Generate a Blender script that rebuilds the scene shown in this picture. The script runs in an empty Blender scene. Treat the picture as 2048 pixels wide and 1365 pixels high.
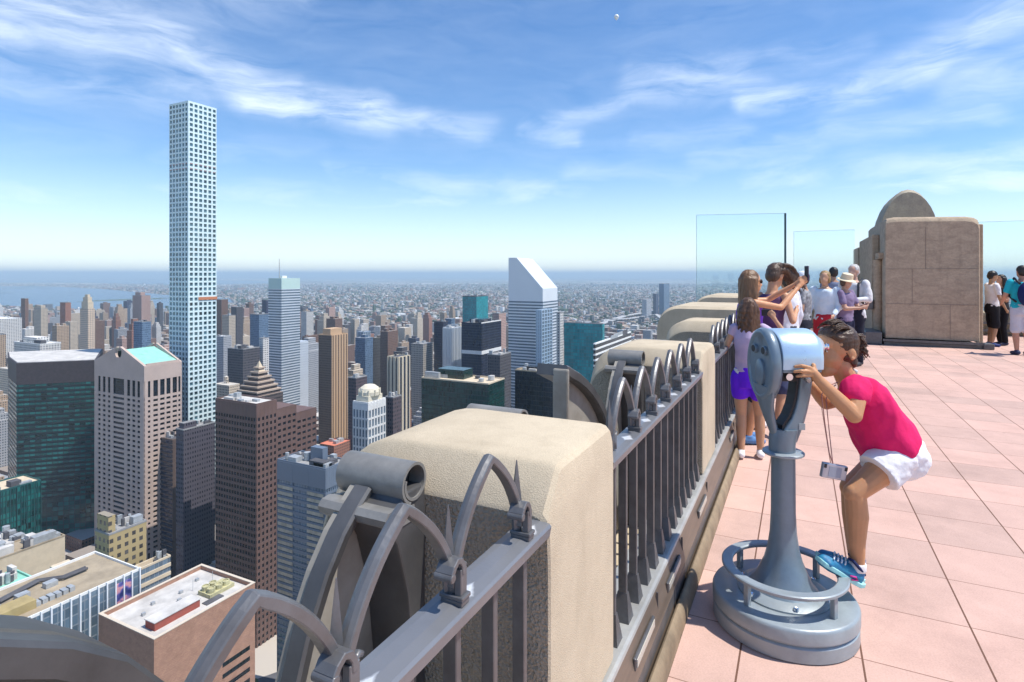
import bpy, bmesh, math, random
import numpy as np
from mathutils import Vector, Matrix, noise as mnoise
R = math.radians
random.seed(7)
sc = bpy.context.scene
COL = sc.collection

# ------------------------------------------------------------------ camera
# World axes: X runs along the fence (grid east), Y away from the terrace (grid north), z=0 is the terrace floor.
F, CX, CY, EYE = 1150.0, 1024.0, 550.0, 1.62
YAW = math.atan2(576.0, F)                   # view direction turned from +X towards +Y
FWX, FWY = math.cos(YAW), math.sin(YAW)
cam = bpy.data.cameras.new("camera"); camo = bpy.data.objects.new("camera", cam); COL.objects.link(camo)
cam.sensor_width = 36; cam.lens = F/2048*36; cam.shift_y = -(682.5-CY)/2048
cam.clip_start = 0.05; cam.clip_end = 200000
camo.location = (0, 0, EYE); camo.rotation_euler = (R(90), 0, YAW - R(90))
sc.camera = camo

# ------------------------------------------------------------------ render settings, sun, sky
sc.view_settings.view_transform = 'Standard'; sc.view_settings.look = 'None'
sc.view_settings.exposure = EXPOSURE = 0.26; sc.view_settings.gamma = 1
sc.cycles.use_denoising = True
try: sc.cycles.denoiser = 'OPENIMAGEDENOISE'
except Exception: pass
sc.cycles.max_bounces = 8; sc.cycles.transparent_max_bounces = 12
sc.cycles.use_adaptive_sampling = True; sc.cycles.adaptive_threshold = 0.02
sc.cycles.volume_bounces = 0

SUN_DIR = Vector((0.20, -1.0, 2.05)).normalized()       # towards the sun: high, almost along -Y
sl = bpy.data.lights.new("sun", 'SUN'); so = bpy.data.objects.new("sun", sl); COL.objects.link(so)
sl.energy = 4.6; sl.angle = R(0.5); sl.color = (1.0, 0.95, 0.87)
so.rotation_euler = SUN_DIR.to_track_quat('Z', 'Y').to_euler(); so.location = (0, -20, 60)

def pxdir(x, y):
    t, v = (x-CX)/F, (CY-y)/F
    return Vector((FWX + t*FWY, FWY - t*FWX, v)).normalized()

def build_world():
    w = bpy.data.worlds.new("World"); sc.world = w; w.use_nodes = True
    nt = w.node_tree; N = nt.nodes; L = nt.links; N.clear()
    out = N.new('ShaderNodeOutputWorld'); bg = N.new('ShaderNodeBackground'); L.new(bg.outputs[0], out.inputs[0])
    sky = N.new('ShaderNodeTexSky'); sky.sky_type = 'NISHITA'; sky.sun_disc = False
    sky.sun_elevation = math.asin(SUN_DIR.z); sky.sun_rotation = math.atan2(SUN_DIR.x, SUN_DIR.y)
    sky.altitude = 260; sky.air_density = 1.0; sky.dust_density = 0.1; sky.ozone_density = 2.6
    bg.inputs[1].default_value = 0.138
    hs = N.new('ShaderNodeHueSaturation'); hs.inputs['Saturation'].default_value = 1.18; hs.inputs['Hue'].default_value = 0.5
    L.new(sky.outputs[0], hs.inputs['Color'])
    tc = N.new('ShaderNodeTexCoord')
    def m(op, a, b=None, c=None, clamp=False):
        n = N.new('ShaderNodeMath'); n.operation = op; n.use_clamp = clamp
        for i, v in enumerate((a, b, c)):
            if v is None: continue
            if isinstance(v, (int, float)): n.inputs[i].default_value = v
            else: L.new(v, n.inputs[i])
        return n.outputs[0]
    def vm(op, a, b, out='Vector', scale=None):
        n = N.new('ShaderNodeVectorMath'); n.operation = op
        for i, v in enumerate((a, b)):
            if v is None: continue
            if isinstance(v, (tuple, list)): n.inputs[i].default_value = v
            else: L.new(v, n.inputs[i])
        if scale is not None: L.new(scale, n.inputs['Scale'])
        return n.outputs[out]
    sep = N.new('ShaderNodeSeparateXYZ'); L.new(tc.outputs['Generated'], sep.inputs[0])
    az = m('ARCTAN2', sep.outputs[1], sep.outputs[0]); el = m('ARCSINE', sep.outputs[2])
    cb = N.new('ShaderNodeCombineXYZ'); L.new(az, cb.inputs[0]); L.new(el, cb.inputs[1])
    P0 = cb.outputs[0]
    nz = N.new('ShaderNodeTexNoise'); nz.inputs['Scale'].default_value = 5; nz.inputs['Detail'].default_value = 5
    L.new(P0, nz.inputs['Vector'])
    w1 = vm('SUBTRACT', nz.outputs['Color'], (.5, .5, .5)); w1 = vm('MULTIPLY', w1, (.13, .05, 0))
    P = vm('ADD', P0, w1)
    def ae(x, y):
        d = pxdir(x, y); return (math.atan2(d.y, d.x), math.asin(d.z))
    SEG = [  # wisps of cirrus: end points, half width (radians), weight
        (-260, -40, 330, 75, .085, .75), (330, 75, 560, 190, .060, .75), (520, 190, 760, 240, .052, 1.05), (720, 225, 960, 262, .038, .85),
        (-150, 120, 420, 185, .05, .42), (100, 20, 600, -60, .08, .40), (560, 205, 720, 250, .028, .55),
        (1490, 200, 1720, 190, .036, .85), (1690, 192, 1900, 110, .050, .85), (1880, 120, 2120, -20, .060, .75), (1930, 180, 2150, 110, .05, .45),
        (1285, 165, 1480, 150, .060, .55), (1035, 258, 1150, 275, .026, .5), (1090, 245, 1260, 205, .03, .35), (1540, 122, 1740, 92, .036, .26),
        (-200, 400, 1050, 385, .05, .40), (650, 345, 1180, 386, .026, .45), (800, 366, 1120, 384, .032, .42),
        (1150, 338, 1380, 366, .030, .28), (1290, 292, 1480, 268, .034, .26), (1390, 322, 1640, 306, .036, .34), (1520, 355, 2150, 335, .055, .62), (1660, 266, 1980, 232, .034, .42),
        (1560, 290, 1720, 262, .03, .4), (1840, 372, 2150, 352, .03, .45), (300, 320, 640, 300, .03, .15)]
    tot = None
    for (x0, y0, x1, y1, wd, st) in SEG:
        a, b = ae(x0, y0), ae(x1, y1)
        dx, dy = b[0]-a[0], b[1]-a[1]; l2 = dx*dx+dy*dy
        q = vm('SUBTRACT', P, (a[0], a[1], 0))
        t = vm('DOT_PRODUCT', q, (dx/l2, dy/l2, 0), 'Value'); t = m('ADD', t, 0, clamp=True)
        n = N.new('ShaderNodeVectorMath'); n.operation = 'SCALE'; n.inputs[0].default_value = (dx, dy, 0); L.new(t, n.inputs['Scale'])
        d = vm('LENGTH', vm('SUBTRACT', q, n.outputs[0]), None, 'Value')
        g = N.new('ShaderNodeMapRange'); g.interpolation_type = 'SMOOTHERSTEP'
        L.new(d, g.inputs[0]); g.inputs[1].default_value = 0; g.inputs[2].default_value = wd; g.inputs[3].default_value = st; g.inputs[4].default_value = 0
        tot = g.outputs[0] if tot is None else m('MAXIMUM', m('MULTIPLY', m('ADD', tot, g.outputs[0]), .62), m('MAXIMUM', tot, g.outputs[0]))
    # fibres: noise stretched along the wisps
    mp = N.new('ShaderNodeMapping'); mp.inputs['Rotation'].default_value = (0, 0, R(-12)); mp.inputs['Scale'].default_value = (6.5, 30, 1)
    L.new(P, mp.inputs[0])
    f1 = N.new('ShaderNodeTexNoise'); f1.inputs['Scale'].default_value = 1; f1.inputs['Detail'].default_value = 8; f1.inputs['Roughness'].default_value = .62
    f1.inputs['Distortion'].default_value = .5
    L.new(mp.outputs[0], f1.inputs['Vector'])
    f2 = N.new('ShaderNodeTexNoise'); f2.inputs['Scale'].default_value = 3.0; f2.inputs['Detail'].default_value = 6
    L.new(P0, f2.inputs['Vector'])
    ff = N.new('ShaderNodeMapRange'); L.new(f1.outputs[0], ff.inputs[0]); ff.inputs[1].default_value = .33; ff.inputs[2].default_value = .72; ff.inputs[3].default_value = .10; ff.inputs[4].default_value = 1.05
    f3 = N.new('ShaderNodeMapRange'); L.new(f2.outputs[0], f3.inputs[0]); f3.inputs[1].default_value = .35; f3.inputs[2].default_value = .65; f3.inputs[3].default_value = .45; f3.inputs[4].default_value = 1.0
    dens = m('MULTIPLY', m('MULTIPLY', m('MULTIPLY', tot, .80), ff.outputs[0]), f3.outputs[0])
    veil = m('MULTIPLY', m('MULTIPLY', ff.outputs[0], f3.outputs[0]), .12)
    hz = N.new('ShaderNodeMapRange'); hz.interpolation_type = 'SMOOTHSTEP'; L.new(el, hz.inputs[0]); hz.inputs[1].default_value = 0; hz.inputs[2].default_value = .22; hz.inputs[3].default_value = .34; hz.inputs[4].default_value = 0   # pale horizon haze painted into the sky colour by elevation
    dens = m('MINIMUM', m('MAXIMUM', m('ADD', dens, veil), hz.outputs[0]), .88)
    mx = N.new('ShaderNodeMix'); mx.data_type = 'RGBA'; mx.inputs['B'].default_value = (7.6, 8.3, 9.2, 1)
    L.new(dens, mx.inputs['Factor']); tint = vm('MULTIPLY', hs.outputs[0], (.99, 1.03, 1.10)); L.new(tint, mx.inputs['A'])
    L.new(mx.outputs['Result'], bg.inputs[0])
build_world()

# ------------------------------------------------------------------ helpers: materials
def _nt(name):
    m = bpy.data.materials.new(name); m.use_nodes = True
    nt = m.node_tree; b = nt.nodes['Principled BSDF']
    return m, nt, nt.nodes, nt.links, b
def mat(name, col, rough=.6, metal=0., var=.12, vs=3., bump=0., bs=60., spec=.5, stretch=None, coat=0., var2=None):
    """Solid colour with noise variation (object space), optional bump."""
    m, nt, N, L, b = _nt(name)
    b.inputs['Roughness'].default_value = rough; b.inputs['Metallic'].default_value = metal
    b.inputs['Specular IOR Level'].default_value = spec; b.inputs['Coat Weight'].default_value = coat
    tc = N.new('ShaderNodeTexCoord'); src = tc.outputs['Object']
    if stretch:
        mp = N.new('ShaderNodeMapping'); mp.inputs['Scale'].default_value = stretch; L.new(src, mp.inputs[0]); src = mp.outputs[0]
    n = N.new('ShaderNodeTexNoise'); n.inputs['Scale'].default_value = vs; n.inputs['Detail'].default_value = 7; n.inputs['Roughness'].default_value = .65
    L.new(src, n.inputs['Vector'])
    mr = N.new('ShaderNodeMapRange'); L.new(n.outputs[0], mr.inputs[0]); mr.inputs[1].default_value = .3; mr.inputs[2].default_value = .7
    mx = N.new('ShaderNodeMix'); mx.data_type = 'RGBA'; L.new(mr.outputs[0], mx.inputs['Factor'])
    c2 = var2 if var2 else tuple(max(0, c*(1-var)) for c in col)
    mx.inputs['A'].default_value = (*c2, 1)
    mx.inputs['B'].default_value = (*[min(1, c*(1+(0 if var2 else var))) for c in col], 1)
    L.new(mx.outputs['Result'], b.inputs['Base Color'])
    r2 = N.new('ShaderNodeMapRange'); L.new(n.outputs[0], r2.inputs[0]); r2.inputs[3].default_value = max(.02, rough-.1); r2.inputs[4].default_value = min(1, rough+.1)
    L.new(r2.outputs[0], b.inputs['Roughness'])
    if bump:
        n2 = N.new('ShaderNodeTexNoise'); n2.inputs['Scale'].default_value = bs; n2.inputs['Detail'].default_value = 5; L.new(src, n2.inputs['Vector'])
        bp = N.new('ShaderNodeBump'); bp.inputs['Strength'].default_value = bump; bp.inputs['Distance'].default_value = .01
        L.new(n2.outputs[0], bp.inputs['Height']); L.new(bp.outputs[0], b.inputs['Normal'])
    return m

def mnode(N, L, op, a, b=None, c=None, clamp=False):
    n = N.new('ShaderNodeMath'); n.operation = op; n.use_clamp = clamp
    for i, v in enumerate((a, b, c)):
        if v is None: continue
        if isinstance(v, (int, float)): n.inputs[i].default_value = v
        else: L.new(v, n.inputs[i])
    return n.outputs[0]

def winmat(name, wall, glass=(.03, .04, .06), fh=3.4, bw=3.0, hf=.5, wf=.55, roof=(.35, .34, .33), grough=.15, wvar=.12):
    """Masonry or curtain wall with a grid of windows laid on world metres, plain roof."""
    m, nt, N, L, b = _nt(name)
    g = N.new('ShaderNodeNewGeometry'); sp = N.new('ShaderNodeSeparateXYZ'); L.new(g.outputs['Position'], sp.inputs[0])
    sn = N.new('ShaderNodeSeparateXYZ'); L.new(g.outputs['True Normal'], sn.inputs[0])
    M = lambda *a, **k: mnode(N, L, *a, **k)
    isx = M('GREATER_THAN', M('ABSOLUTE', sn.outputs[0]), .6)
    h = M('ADD', M('MULTIPLY', sp.outputs[1], isx), M('MULTIPLY', sp.outputs[0], M('SUBTRACT', 1, isx)))
    u = M('DIVIDE', h, bw); v = M('DIVIDE', M('ADD', sp.outputs[2], 300), fh)
    fu, fv = M('FRACT', M('ADD', u, 5000)), M('FRACT', v)
    mk = M('MULTIPLY', M('LESS_THAN', fu, wf), M('LESS_THAN', fv, hf))
    roofm = M('GREATER_THAN', sn.outputs[2], .5)
    mk = M('MULTIPLY', mk, M('SUBTRACT', 1, roofm))
    cb = N.new('ShaderNodeCombineXYZ'); L.new(M('FLOOR', u), cb.inputs[0]); L.new(M('FLOOR', v), cb.inputs[1]); L.new(isx, cb.inputs[2])
    wn = N.new('ShaderNodeTexWhiteNoise'); L.new(cb.outputs[0], wn.inputs['Vector'])
    gm = N.new('ShaderNodeMix'); gm.data_type = 'RGBA'; L.new(M('POWER', wn.outputs['Value'], 3), gm.inputs['Factor'])
    gm.inputs['A'].default_value = (*glass, 1); gm.inputs['B'].default_value = (*[min(1, c*2.2+.04) for c in glass], 1)
    no = N.new('ShaderNodeTexNoise'); no.inputs['Scale'].default_value = .03; no.inputs['Detail'].default_value = 8; L.new(g.outputs['Position'], no.inputs['Vector'])
    oi = N.new('ShaderNodeObjectInfo')
    vr = M('ADD', M('MULTIPLY', M('SUBTRACT', no.outputs[0], .5), 2*wvar), M('ADD', 1-.15, M('MULTIPLY', oi.outputs['Random'], .3)))
    wm = N.new('ShaderNodeMix'); wm.data_type = 'RGBA'; L.new(roofm, wm.inputs['Factor']); wm.inputs['A'].default_value = (*wall, 1); wm.inputs['B'].default_value = (*roof, 1)
    ws = N.new('ShaderNodeVectorMath'); ws.operation = 'SCALE'; L.new(wm.outputs['Result'], ws.inputs[0]); L.new(vr, ws.inputs['Scale'])
    mx = N.new('ShaderNodeMix'); mx.data_type = 'RGBA'; L.new(mk, mx.inputs['Factor']); L.new(ws.outputs[0], mx.inputs['A']); L.new(gm.outputs['Result'], mx.inputs['B'])
    L.new(mx.outputs['Result'], b.inputs['Base Color'])
    L.new(M('SUBTRACT', .85, M('MULTIPLY', mk, .85-grough)), b.inputs['Roughness'])
    return m

def glassmat(name, col, fh=3.8, bw=1.6, rough=.12, var=.5, line=.10, linecol=None, spec=.6):
    """Reflective curtain-wall glass: panes of slightly different tone, thin mullions, world metres."""
    m, nt, N, L, b = _nt(name)
    g = N.new('ShaderNodeNewGeometry'); sp = N.new('ShaderNodeSeparateXYZ'); L.new(g.outputs['Position'], sp.inputs[0])
    sn = N.new('ShaderNodeSeparateXYZ'); L.new(g.outputs['True Normal'], sn.inputs[0])
    M = lambda *a, **k: mnode(N, L, *a, **k)
    isx = M('GREATER_THAN', M('ABSOLUTE', sn.outputs[0]), .6)
    h = M('ADD', M('MULTIPLY', sp.outputs[1], isx), M('MULTIPLY', sp.outputs[0], M('SUBTRACT', 1, isx)))
    u = M('DIVIDE', M('ADD', h, 5000), bw); v = M('DIVIDE', M('ADD', sp.outputs[2], 300), fh)
    cb = N.new('ShaderNodeCombineXYZ'); L.new(M('FLOOR', u), cb.inputs[0]); L.new(M('FLOOR', v), cb.inputs[1]); L.new(isx, cb.inputs[2])
    wn = N.new('ShaderNodeTexWhiteNoise'); L.new(cb.outputs[0], wn.inputs['Vector'])
    no = N.new('ShaderNodeTexNoise'); no.inputs['Scale'].default_value = .04; no.inputs['Detail'].default_value = 5; no.inputs['Distortion'].default_value = 1
    L.new(g.outputs['Position'], no.inputs['Vector'])
    s = M('ADD', M('MULTIPLY', M('SUBTRACT', wn.outputs['Value'], .5), var), M('ADD', M('MULTIPLY', M('SUBTRACT', no.outputs[0], .5), var*1.6), 1))
    sc_ = N.new('ShaderNodeVectorMath'); sc_.operation = 'SCALE'; sc_.inputs[0].default_value = col; L.new(M('MAXIMUM', s, .15), sc_.inputs['Scale'])
    ln = M('MAXIMUM', M('LESS_THAN', M('FRACT', u), line), M('LESS_THAN', M('FRACT', v), line*1.2))
    mx = N.new('ShaderNodeMix'); mx.data_type = 'RGBA'; L.new(ln, mx.inputs['Factor']); L.new(sc_.outputs[0], mx.inputs['A'])
    mx.inputs['B'].default_value = (*(linecol or tuple(c*.5 for c in col)), 1)
    L.new(mx.outputs['Result'], b.inputs['Base Color'])
    b.inputs['Specular IOR Level'].default_value = spec
    L.new(M('ADD', rough, M('MULTIPLY', ln, .4)), b.inputs['Roughness'])
    return m

# ------------------------------------------------------------------ helpers: meshes
def flat_caps(me):
    se = [e.use_edge_sharp for e in me.edges]; ek = {tuple(sorted(e.vertices)): e.index for e in me.edges}
    for p in me.polygons:
        if len(p.vertices) > 6:
            p.use_smooth = False
            for k in p.edge_keys: me.edges[ek[tuple(sorted(k))]].use_edge_sharp = True
class MB:
    """Collects shapes and links them as ONE mesh object."""
    def __init__(s): s.v = []; s.f = []; s.mi = []; s.k = 0
    def add(s, vs, fs, mi=None):
        o = len(s.v); s.v += [tuple(v) for v in vs]; s.f += [tuple(i+o for i in f) for f in fs]; s.mi += [s.k if mi is None else mi]*len(fs)
    def box(s, a, b, mi=None):
        (x0, y0, z0), (x1, y1, z1) = a, b
        s.add([(x0,y0,z0),(x1,y0,z0),(x1,y1,z0),(x0,y1,z0),(x0,y0,z1),(x1,y0,z1),(x1,y1,z1),(x0,y1,z1)],
              [(3,2,1,0),(4,5,6,7),(0,1,5,4),(1,2,6,5),(2,3,7,6),(3,0,4,7)], mi)
    def prism(s, poly, z0, z1, mi=None):                      # polygon in xy (ccw), extruded in z
        n = len(poly)
        s.add([(x,y,z0) for x,y in poly]+[(x,y,z1) for x,y in poly],
              [tuple(range(n-1,-1,-1)), tuple(range(n,2*n))]+[(i,(i+1)%n,n+(i+1)%n,n+i) for i in range(n)], mi)
    def plate(s, poly, y0, y1, mi=None):                      # polygon in xz, extruded in y
        n = len(poly)
        s.add([(x,y0,z) for x,z in poly]+[(x,y1,z) for x,z in poly],
              [tuple(range(n)), tuple(range(2*n-1,n-1,-1))]+[((i+1)%n,i,n+i,n+(i+1)%n) for i in range(n)], mi)
    def loft(s, rings, cap=True, mi=None, closed=False):      # rings: lists of the same number of points
        n = len(rings[0]); vs = [p for r in rings for p in r]; fs = []
        for k in range(len(rings)-1 + (1 if closed else 0)):
            a, b = k*n, ((k+1) % len(rings))*n
            for i in range(n): fs.append((a+i, a+(i+1)%n, b+(i+1)%n, b+i))
        if cap and not closed: fs += [tuple(range(n-1,-1,-1)), tuple(range((len(rings)-1)*n, len(rings)*n))]
        s.add(vs, fs, mi)
    def lathe(s, prof, c=(0,0,0), n=32, axis=None, mi=None):   # prof: (radius, height) pairs
        c = Vector(c); q = Matrix.Identity(3) if axis is None else Vector(axis).normalized().to_track_quat('Z','Y').to_matrix()
        rings = [[c + q @ Vector((r*math.cos(2*math.pi*i/n), r*math.sin(2*math.pi*i/n), z)) for i in range(n)] for r, z in prof]
        s.loft(rings, True, mi)
    def cyl(s, p, q, r, r2=None, n=12, mi=None):
        p, q = Vector(p), Vector(q); s.lathe([(r, 0), (r if r2 is None else r2, (q-p).length)], p, n, q-p, mi)
    def cap(s, p, q, r, r2=None, n=14, m=5, mi=None):         # tapered capsule
        p, q = Vector(p), Vector(q); r2 = r if r2 is None else r2; l = (q-p).length
        prof = [(max(1e-4, r*math.sin(i/m*math.pi/2)), -r*math.cos(i/m*math.pi/2)) for i in range(m+1)]
        prof += [(max(1e-4, r2*math.cos(i/m*math.pi/2)), l+r2*math.sin(i/m*math.pi/2)) for i in range(m+1)]
        s.lathe(prof, p, n, (q-p) if l > 1e-6 else (0,0,1), mi)
    def chain(s, pts, rad, n=14, mi=None):
        for i in range(len(pts)-1): s.cap(pts[i], pts[i+1], rad[i], rad[i+1], n, mi=mi)
    def ell(s, c, r, rot=None, n=20, m=12, mi=None):
        c = Vector(c); rot = rot or Matrix.Identity(3)
        rings = []
        for j in range(m+1):
            t = math.pi*j/m; rr = max(1e-3, math.sin(t)); z = -math.cos(t)
            rings.append([c + rot @ Vector((r[0]*rr*math.cos(2*math.pi*i/n), r[1]*rr*math.sin(2*math.pi*i/n), r[2]*z)) for i in range(n)])
        s.loft(rings, True, mi)
    def tube(s, pts, r, n=8, closed=False, mi=None, sec=None, up=None):   # r radius or list; sec = list of (a,b) section points
        pts = [Vector(p) for p in pts]; k = len(pts); rings = []; pu = Vector(up) if up else None
        for i, p in enumerate(pts):
            if closed: t = pts[(i+1) % k]-pts[i-1]
            else: t = pts[min(i+1, k-1)]-pts[max(i-1, 0)]
            t.normalize()
            if pu is None: pu = Vector((0,0,1)) if abs(t.z) < .9 else Vector((1,0,0))
            a = t.cross(pu).normalized(); b = a.cross(t).normalized()
            if up is None: pu = b
            rr = r[i] if isinstance(r, (list, tuple)) else r
            if sec: rings.append([p + a*x*rr + b*y*rr for x, y in sec])
            else: rings.append([p + a*rr*math.cos(2*math.pi*j/n) + b*rr*math.sin(2*math.pi*j/n) for j in range(n)])
        s.loft(rings, True, mi, closed)
    def obj(s, name, mats, parent=None, smooth=False, bevel=0., seg=2, label=None):
        me = bpy.data.meshes.new(name); me.from_pydata(s.v, [], s.f)
        for mm in (mats if isinstance(mats, (list, tuple)) else [mats]): me.materials.append(mm)
        if any(s.mi): me.polygons.foreach_set('material_index', s.mi)
        me.validate(); me.update()
        if smooth: me.polygons.foreach_set('use_smooth', [True]*len(me.polygons))
        o = bpy.data.objects.new(name, me); COL.objects.link(o)
        if bevel:
            bm = bmesh.new(); bm.from_mesh(me); bmesh.ops.remove_doubles(bm, verts=bm.verts, dist=1e-5)
            ed = [e for e in bm.edges if len(e.link_faces) == 2 and e.calc_face_angle(0) > .5]
            bmesh.ops.bevel(bm, geom=ed, offset=bevel, segments=seg, affect='EDGES', profile=.5, clamp_overlap=True)
            bm.to_mesh(me); bm.free()
        if smooth == 'auto':
            me.polygons.foreach_set('use_smooth', [True]*len(me.polygons)); me.set_sharp_from_angle(angle=R(38)); flat_caps(me)
        if parent: o.parent = parent
        if label: o['label'] = label
        return o
    def blob(s, name, mats, parent=None, voxel=.01, smooth=4, disp=None, keepmat=None):
        """One continuous surface grown round the overlapping shapes."""
        o = s.obj(name+'_raw', mats); md = o.modifiers.new('r', 'REMESH'); md.mode = 'VOXEL'; md.voxel_size = voxel
        if smooth: sm = o.modifiers.new('s', 'SMOOTH'); sm.factor = .5; sm.iterations = smooth
        dg = bpy.context.evaluated_depsgraph_get(); me = bpy.data.meshes.new_from_object(o.evaluated_get(dg)); me.name = name
        old = o.data; bpy.data.objects.remove(o); bpy.data.meshes.remove(old)
        me.materials.clear()
        for mm in (mats if isinstance(mats, (list, tuple)) else [mats]): me.materials.append(mm)
        me.polygons.foreach_set('material_index', [0]*len(me.polygons))
        me.polygons.foreach_set('use_smooth', [True]*len(me.polygons))
        if disp:
            nn = [v.normal.copy() for v in me.vertices]; cc = [v.co.copy() for v in me.vertices]
            me.vertices.foreach_set('co', [q for c_, n_ in zip(cc, nn) for q in disp(c_, n_)])
        if keepmat:
            for p in me.polygons: p.material_index = keepmat(p.center)
        me.update()
        b = bpy.data.objects.new(name, me); COL.objects.link(b)
        if parent: b.parent = parent
        return b

def tag(o, label, cat, group=None, kind=None):
    if label: o['label'] = label
    if cat: o['category'] = cat
    if group: o['group'] = group
    if kind: o['kind'] = kind
    return o
def empty(name, loc=(0,0,0), rz=0., label=None, cat=None, group=None):
    o = bpy.data.objects.new(name, None); COL.objects.link(o); o.location = loc; o.rotation_euler = (0,0,rz); o.empty_display_size = .1
    return tag(o, label, cat, group)
def structure(o): o['kind'] = 'structure'; return o
def copy_tree(o, parent=None):
    c = o.copy(); COL.objects.link(c); c.parent = parent
    for ch in list(o.children): copy_tree(ch, c)
    return c
# ------------------------------------------------------------------ the city below
G = -258.0                                            # street level
def at(x, D):
    t = (x-CX)/F; lat = t*D
    return FWX*D + FWY*lat, FWY*D - FWX*lat
def zat(y, D): return EYE - (y-CY)*D/F
def plan(xl, xm, xr, D):
    """south-west corner and the two sides of a grid-aligned tower"""
    X, Y = at(xm, D); lat = (xm-CX)/F*D
    w = l = 25.0
    if xl is not None: t = (xl-CX)/F; w = (lat-t*D)/(FWX+t*FWY)
    if xr is not None: t = (xr-CX)/F; l = (t*D-lat)/(FWY-t*FWX)
    return X, Y, w, l

m_roofpale = mat('roof_pale', (.52,.50,.47), .9, var=.25, vs=.12)
m_roofgrey = mat('roof_grey', (.28,.28,.28), .9, var=.3, vs=.15)
m_roofdark = mat('roof_dark', (.09,.09,.10), .9, var=.3, vs=.15)
m_rooftan = mat('roof_tan', (.33,.27,.19), .95, var=.3, vs=.12)
m_copper = mat('copper_green', (.26,.56,.46), .75, var=.15, vs=.2)
m_metalbox = mat('plant_metal', (.42,.44,.45), .5, .3, var=.2, vs=.5)
m_cream = mat('cream_stone', (.60,.50,.36), .85, var=.12, vs=.2)
m_white = mat('white_stone', (.72,.72,.70), .8, var=.08, vs=.2)
m_mint = mat('pale_concrete', (.66,.80,.81), .7, var=.06, vs=.05)
m_granite = mat('pink_granite', (.50,.39,.335), .75, var=.08, vs=.08)
m_brown = mat('brown_granite', (.145,.085,.07), .6, var=.12, vs=.08)
m_alu = mat('aluminium_band', (.66,.70,.74), .38, .25, var=.05, vs=.05)
m_brick = mat('brown_brick', (.36,.19,.125), .85, var=.14, vs=.35)
m_redbrick = mat('red_brick', (.33,.085,.06), .85, var=.15, vs=.5)
m_dkglass = glassmat('dark_glass', (.012,.016,.024), 3.8, 1.5, .1, .9)
m_navyglass = glassmat('navy_glass', (.012,.02,.05), 3.8, 1.6, .12, .7, .12, (.02,.03,.06))
m_tealdark = glassmat('dark_teal_glass', (.010,.085,.080), 4.1, 3.0, .16, 1.5, .14, (.004,.016,.022))
m_teal = glassmat('teal_glass', (.01,.25,.28), 3.8, 2.6, .2, .5, .12, (.006,.14,.17))
m_greenglass = glassmat('green_glass', (.008,.04,.036), 3.6, 1.5, .14, .9, .14, (.004,.02,.02))
m_blueglass = glassmat('blue_grey_glass', (.10,.15,.20), 3.8, 2.2, .15, .5, .12, (.2,.23,.26))
m_432glass = glassmat('dark_bluish_glass', (.06,.125,.15), 4.7, 4.7, .06, 1.2, 0., spec=.9)
m_bldgdark = winmat('dark_purple_wall', (.085,.075,.095), (.015,.015,.025), 3.7, 2.0, .45, .5, (.2,.2,.2))

def roof_gear(t, X, Y, w, l, z, n, seed, big=.3):
    r = random.Random(seed)
    for i in range(n):
        mb = MB()
        a, b_, h = r.uniform(.05, big)*l, r.uniform(.05, big)*w, r.uniform(1.2, 5)
        x, y = X + r.uniform(.08, .92)*l - a*.5, Y + r.uniform(.08, .92)*w - b_*.5
        x = min(max(x, X+1.2), X+l-a-1.2); y = min(max(y, Y+1.2), Y+w-b_-1.2)
        if r.random() < .3: mb.lathe([(min(a, b_, 4)*.5, z+.03*i), (min(a, b_, 4)*.5, z+h+.03*i)], (x+a/2, y+b_/2, 0), 10)
        else: mb.box((x, y, z-.2), (x+a, y+b_, z+h+.03*i))
        mb.obj('roof_unit', r.choice((m_metalbox, m_metalbox, m_roofpale, m_roofdark)), t)

def strips(mb, X, Y, w, l, z0, z1, nW=0, nS=0, vw=.6, fh=3.8, hh=1.2, dv=.5, dh=.4, top=0., winW=None, winS=None):
    """Piers and spandrels standing proud of the glass on the two sides that face the terrace."""
    def side(n, L_, win, put):
        if win: edges = [(a, b) for a, b in zip([0]+[q[1] for q in win], [q[0] for q in win]+[1])]
        elif n: edges = [(max(0, i/n - vw/2/L_), min(1, i/n + vw/2/L_)) for i in range(n+1)]
        else: edges = []
        for a, b in edges: put(a*L_, b*L_, z0, z1, dv)
    def pW(a, b, za, zb, d): mb.box((X-d, Y+a, za), (X, Y+b, zb))
    def pS(a, b, za, zb, d): mb.box((X+a, Y-d, za), (X+b, Y, zb))
    side(nW, w, winW, pW); side(nS, l, winS, pS)
    if hh:
        z = z1 - top
        if top: mb.box((X-dh-.03, Y-dh-.03, z), (X+.5, Y+w, z1)); mb.box((X+.55, Y-dh-.03, z), (X+l, Y+.5, z1))
        while z - hh > z0:
            z -= fh
            mb.box((X-dh, Y, z), (X, Y+w, z+hh)); mb.box((X-dh, Y-dh, z), (X+l, Y, z+hh))

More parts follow.
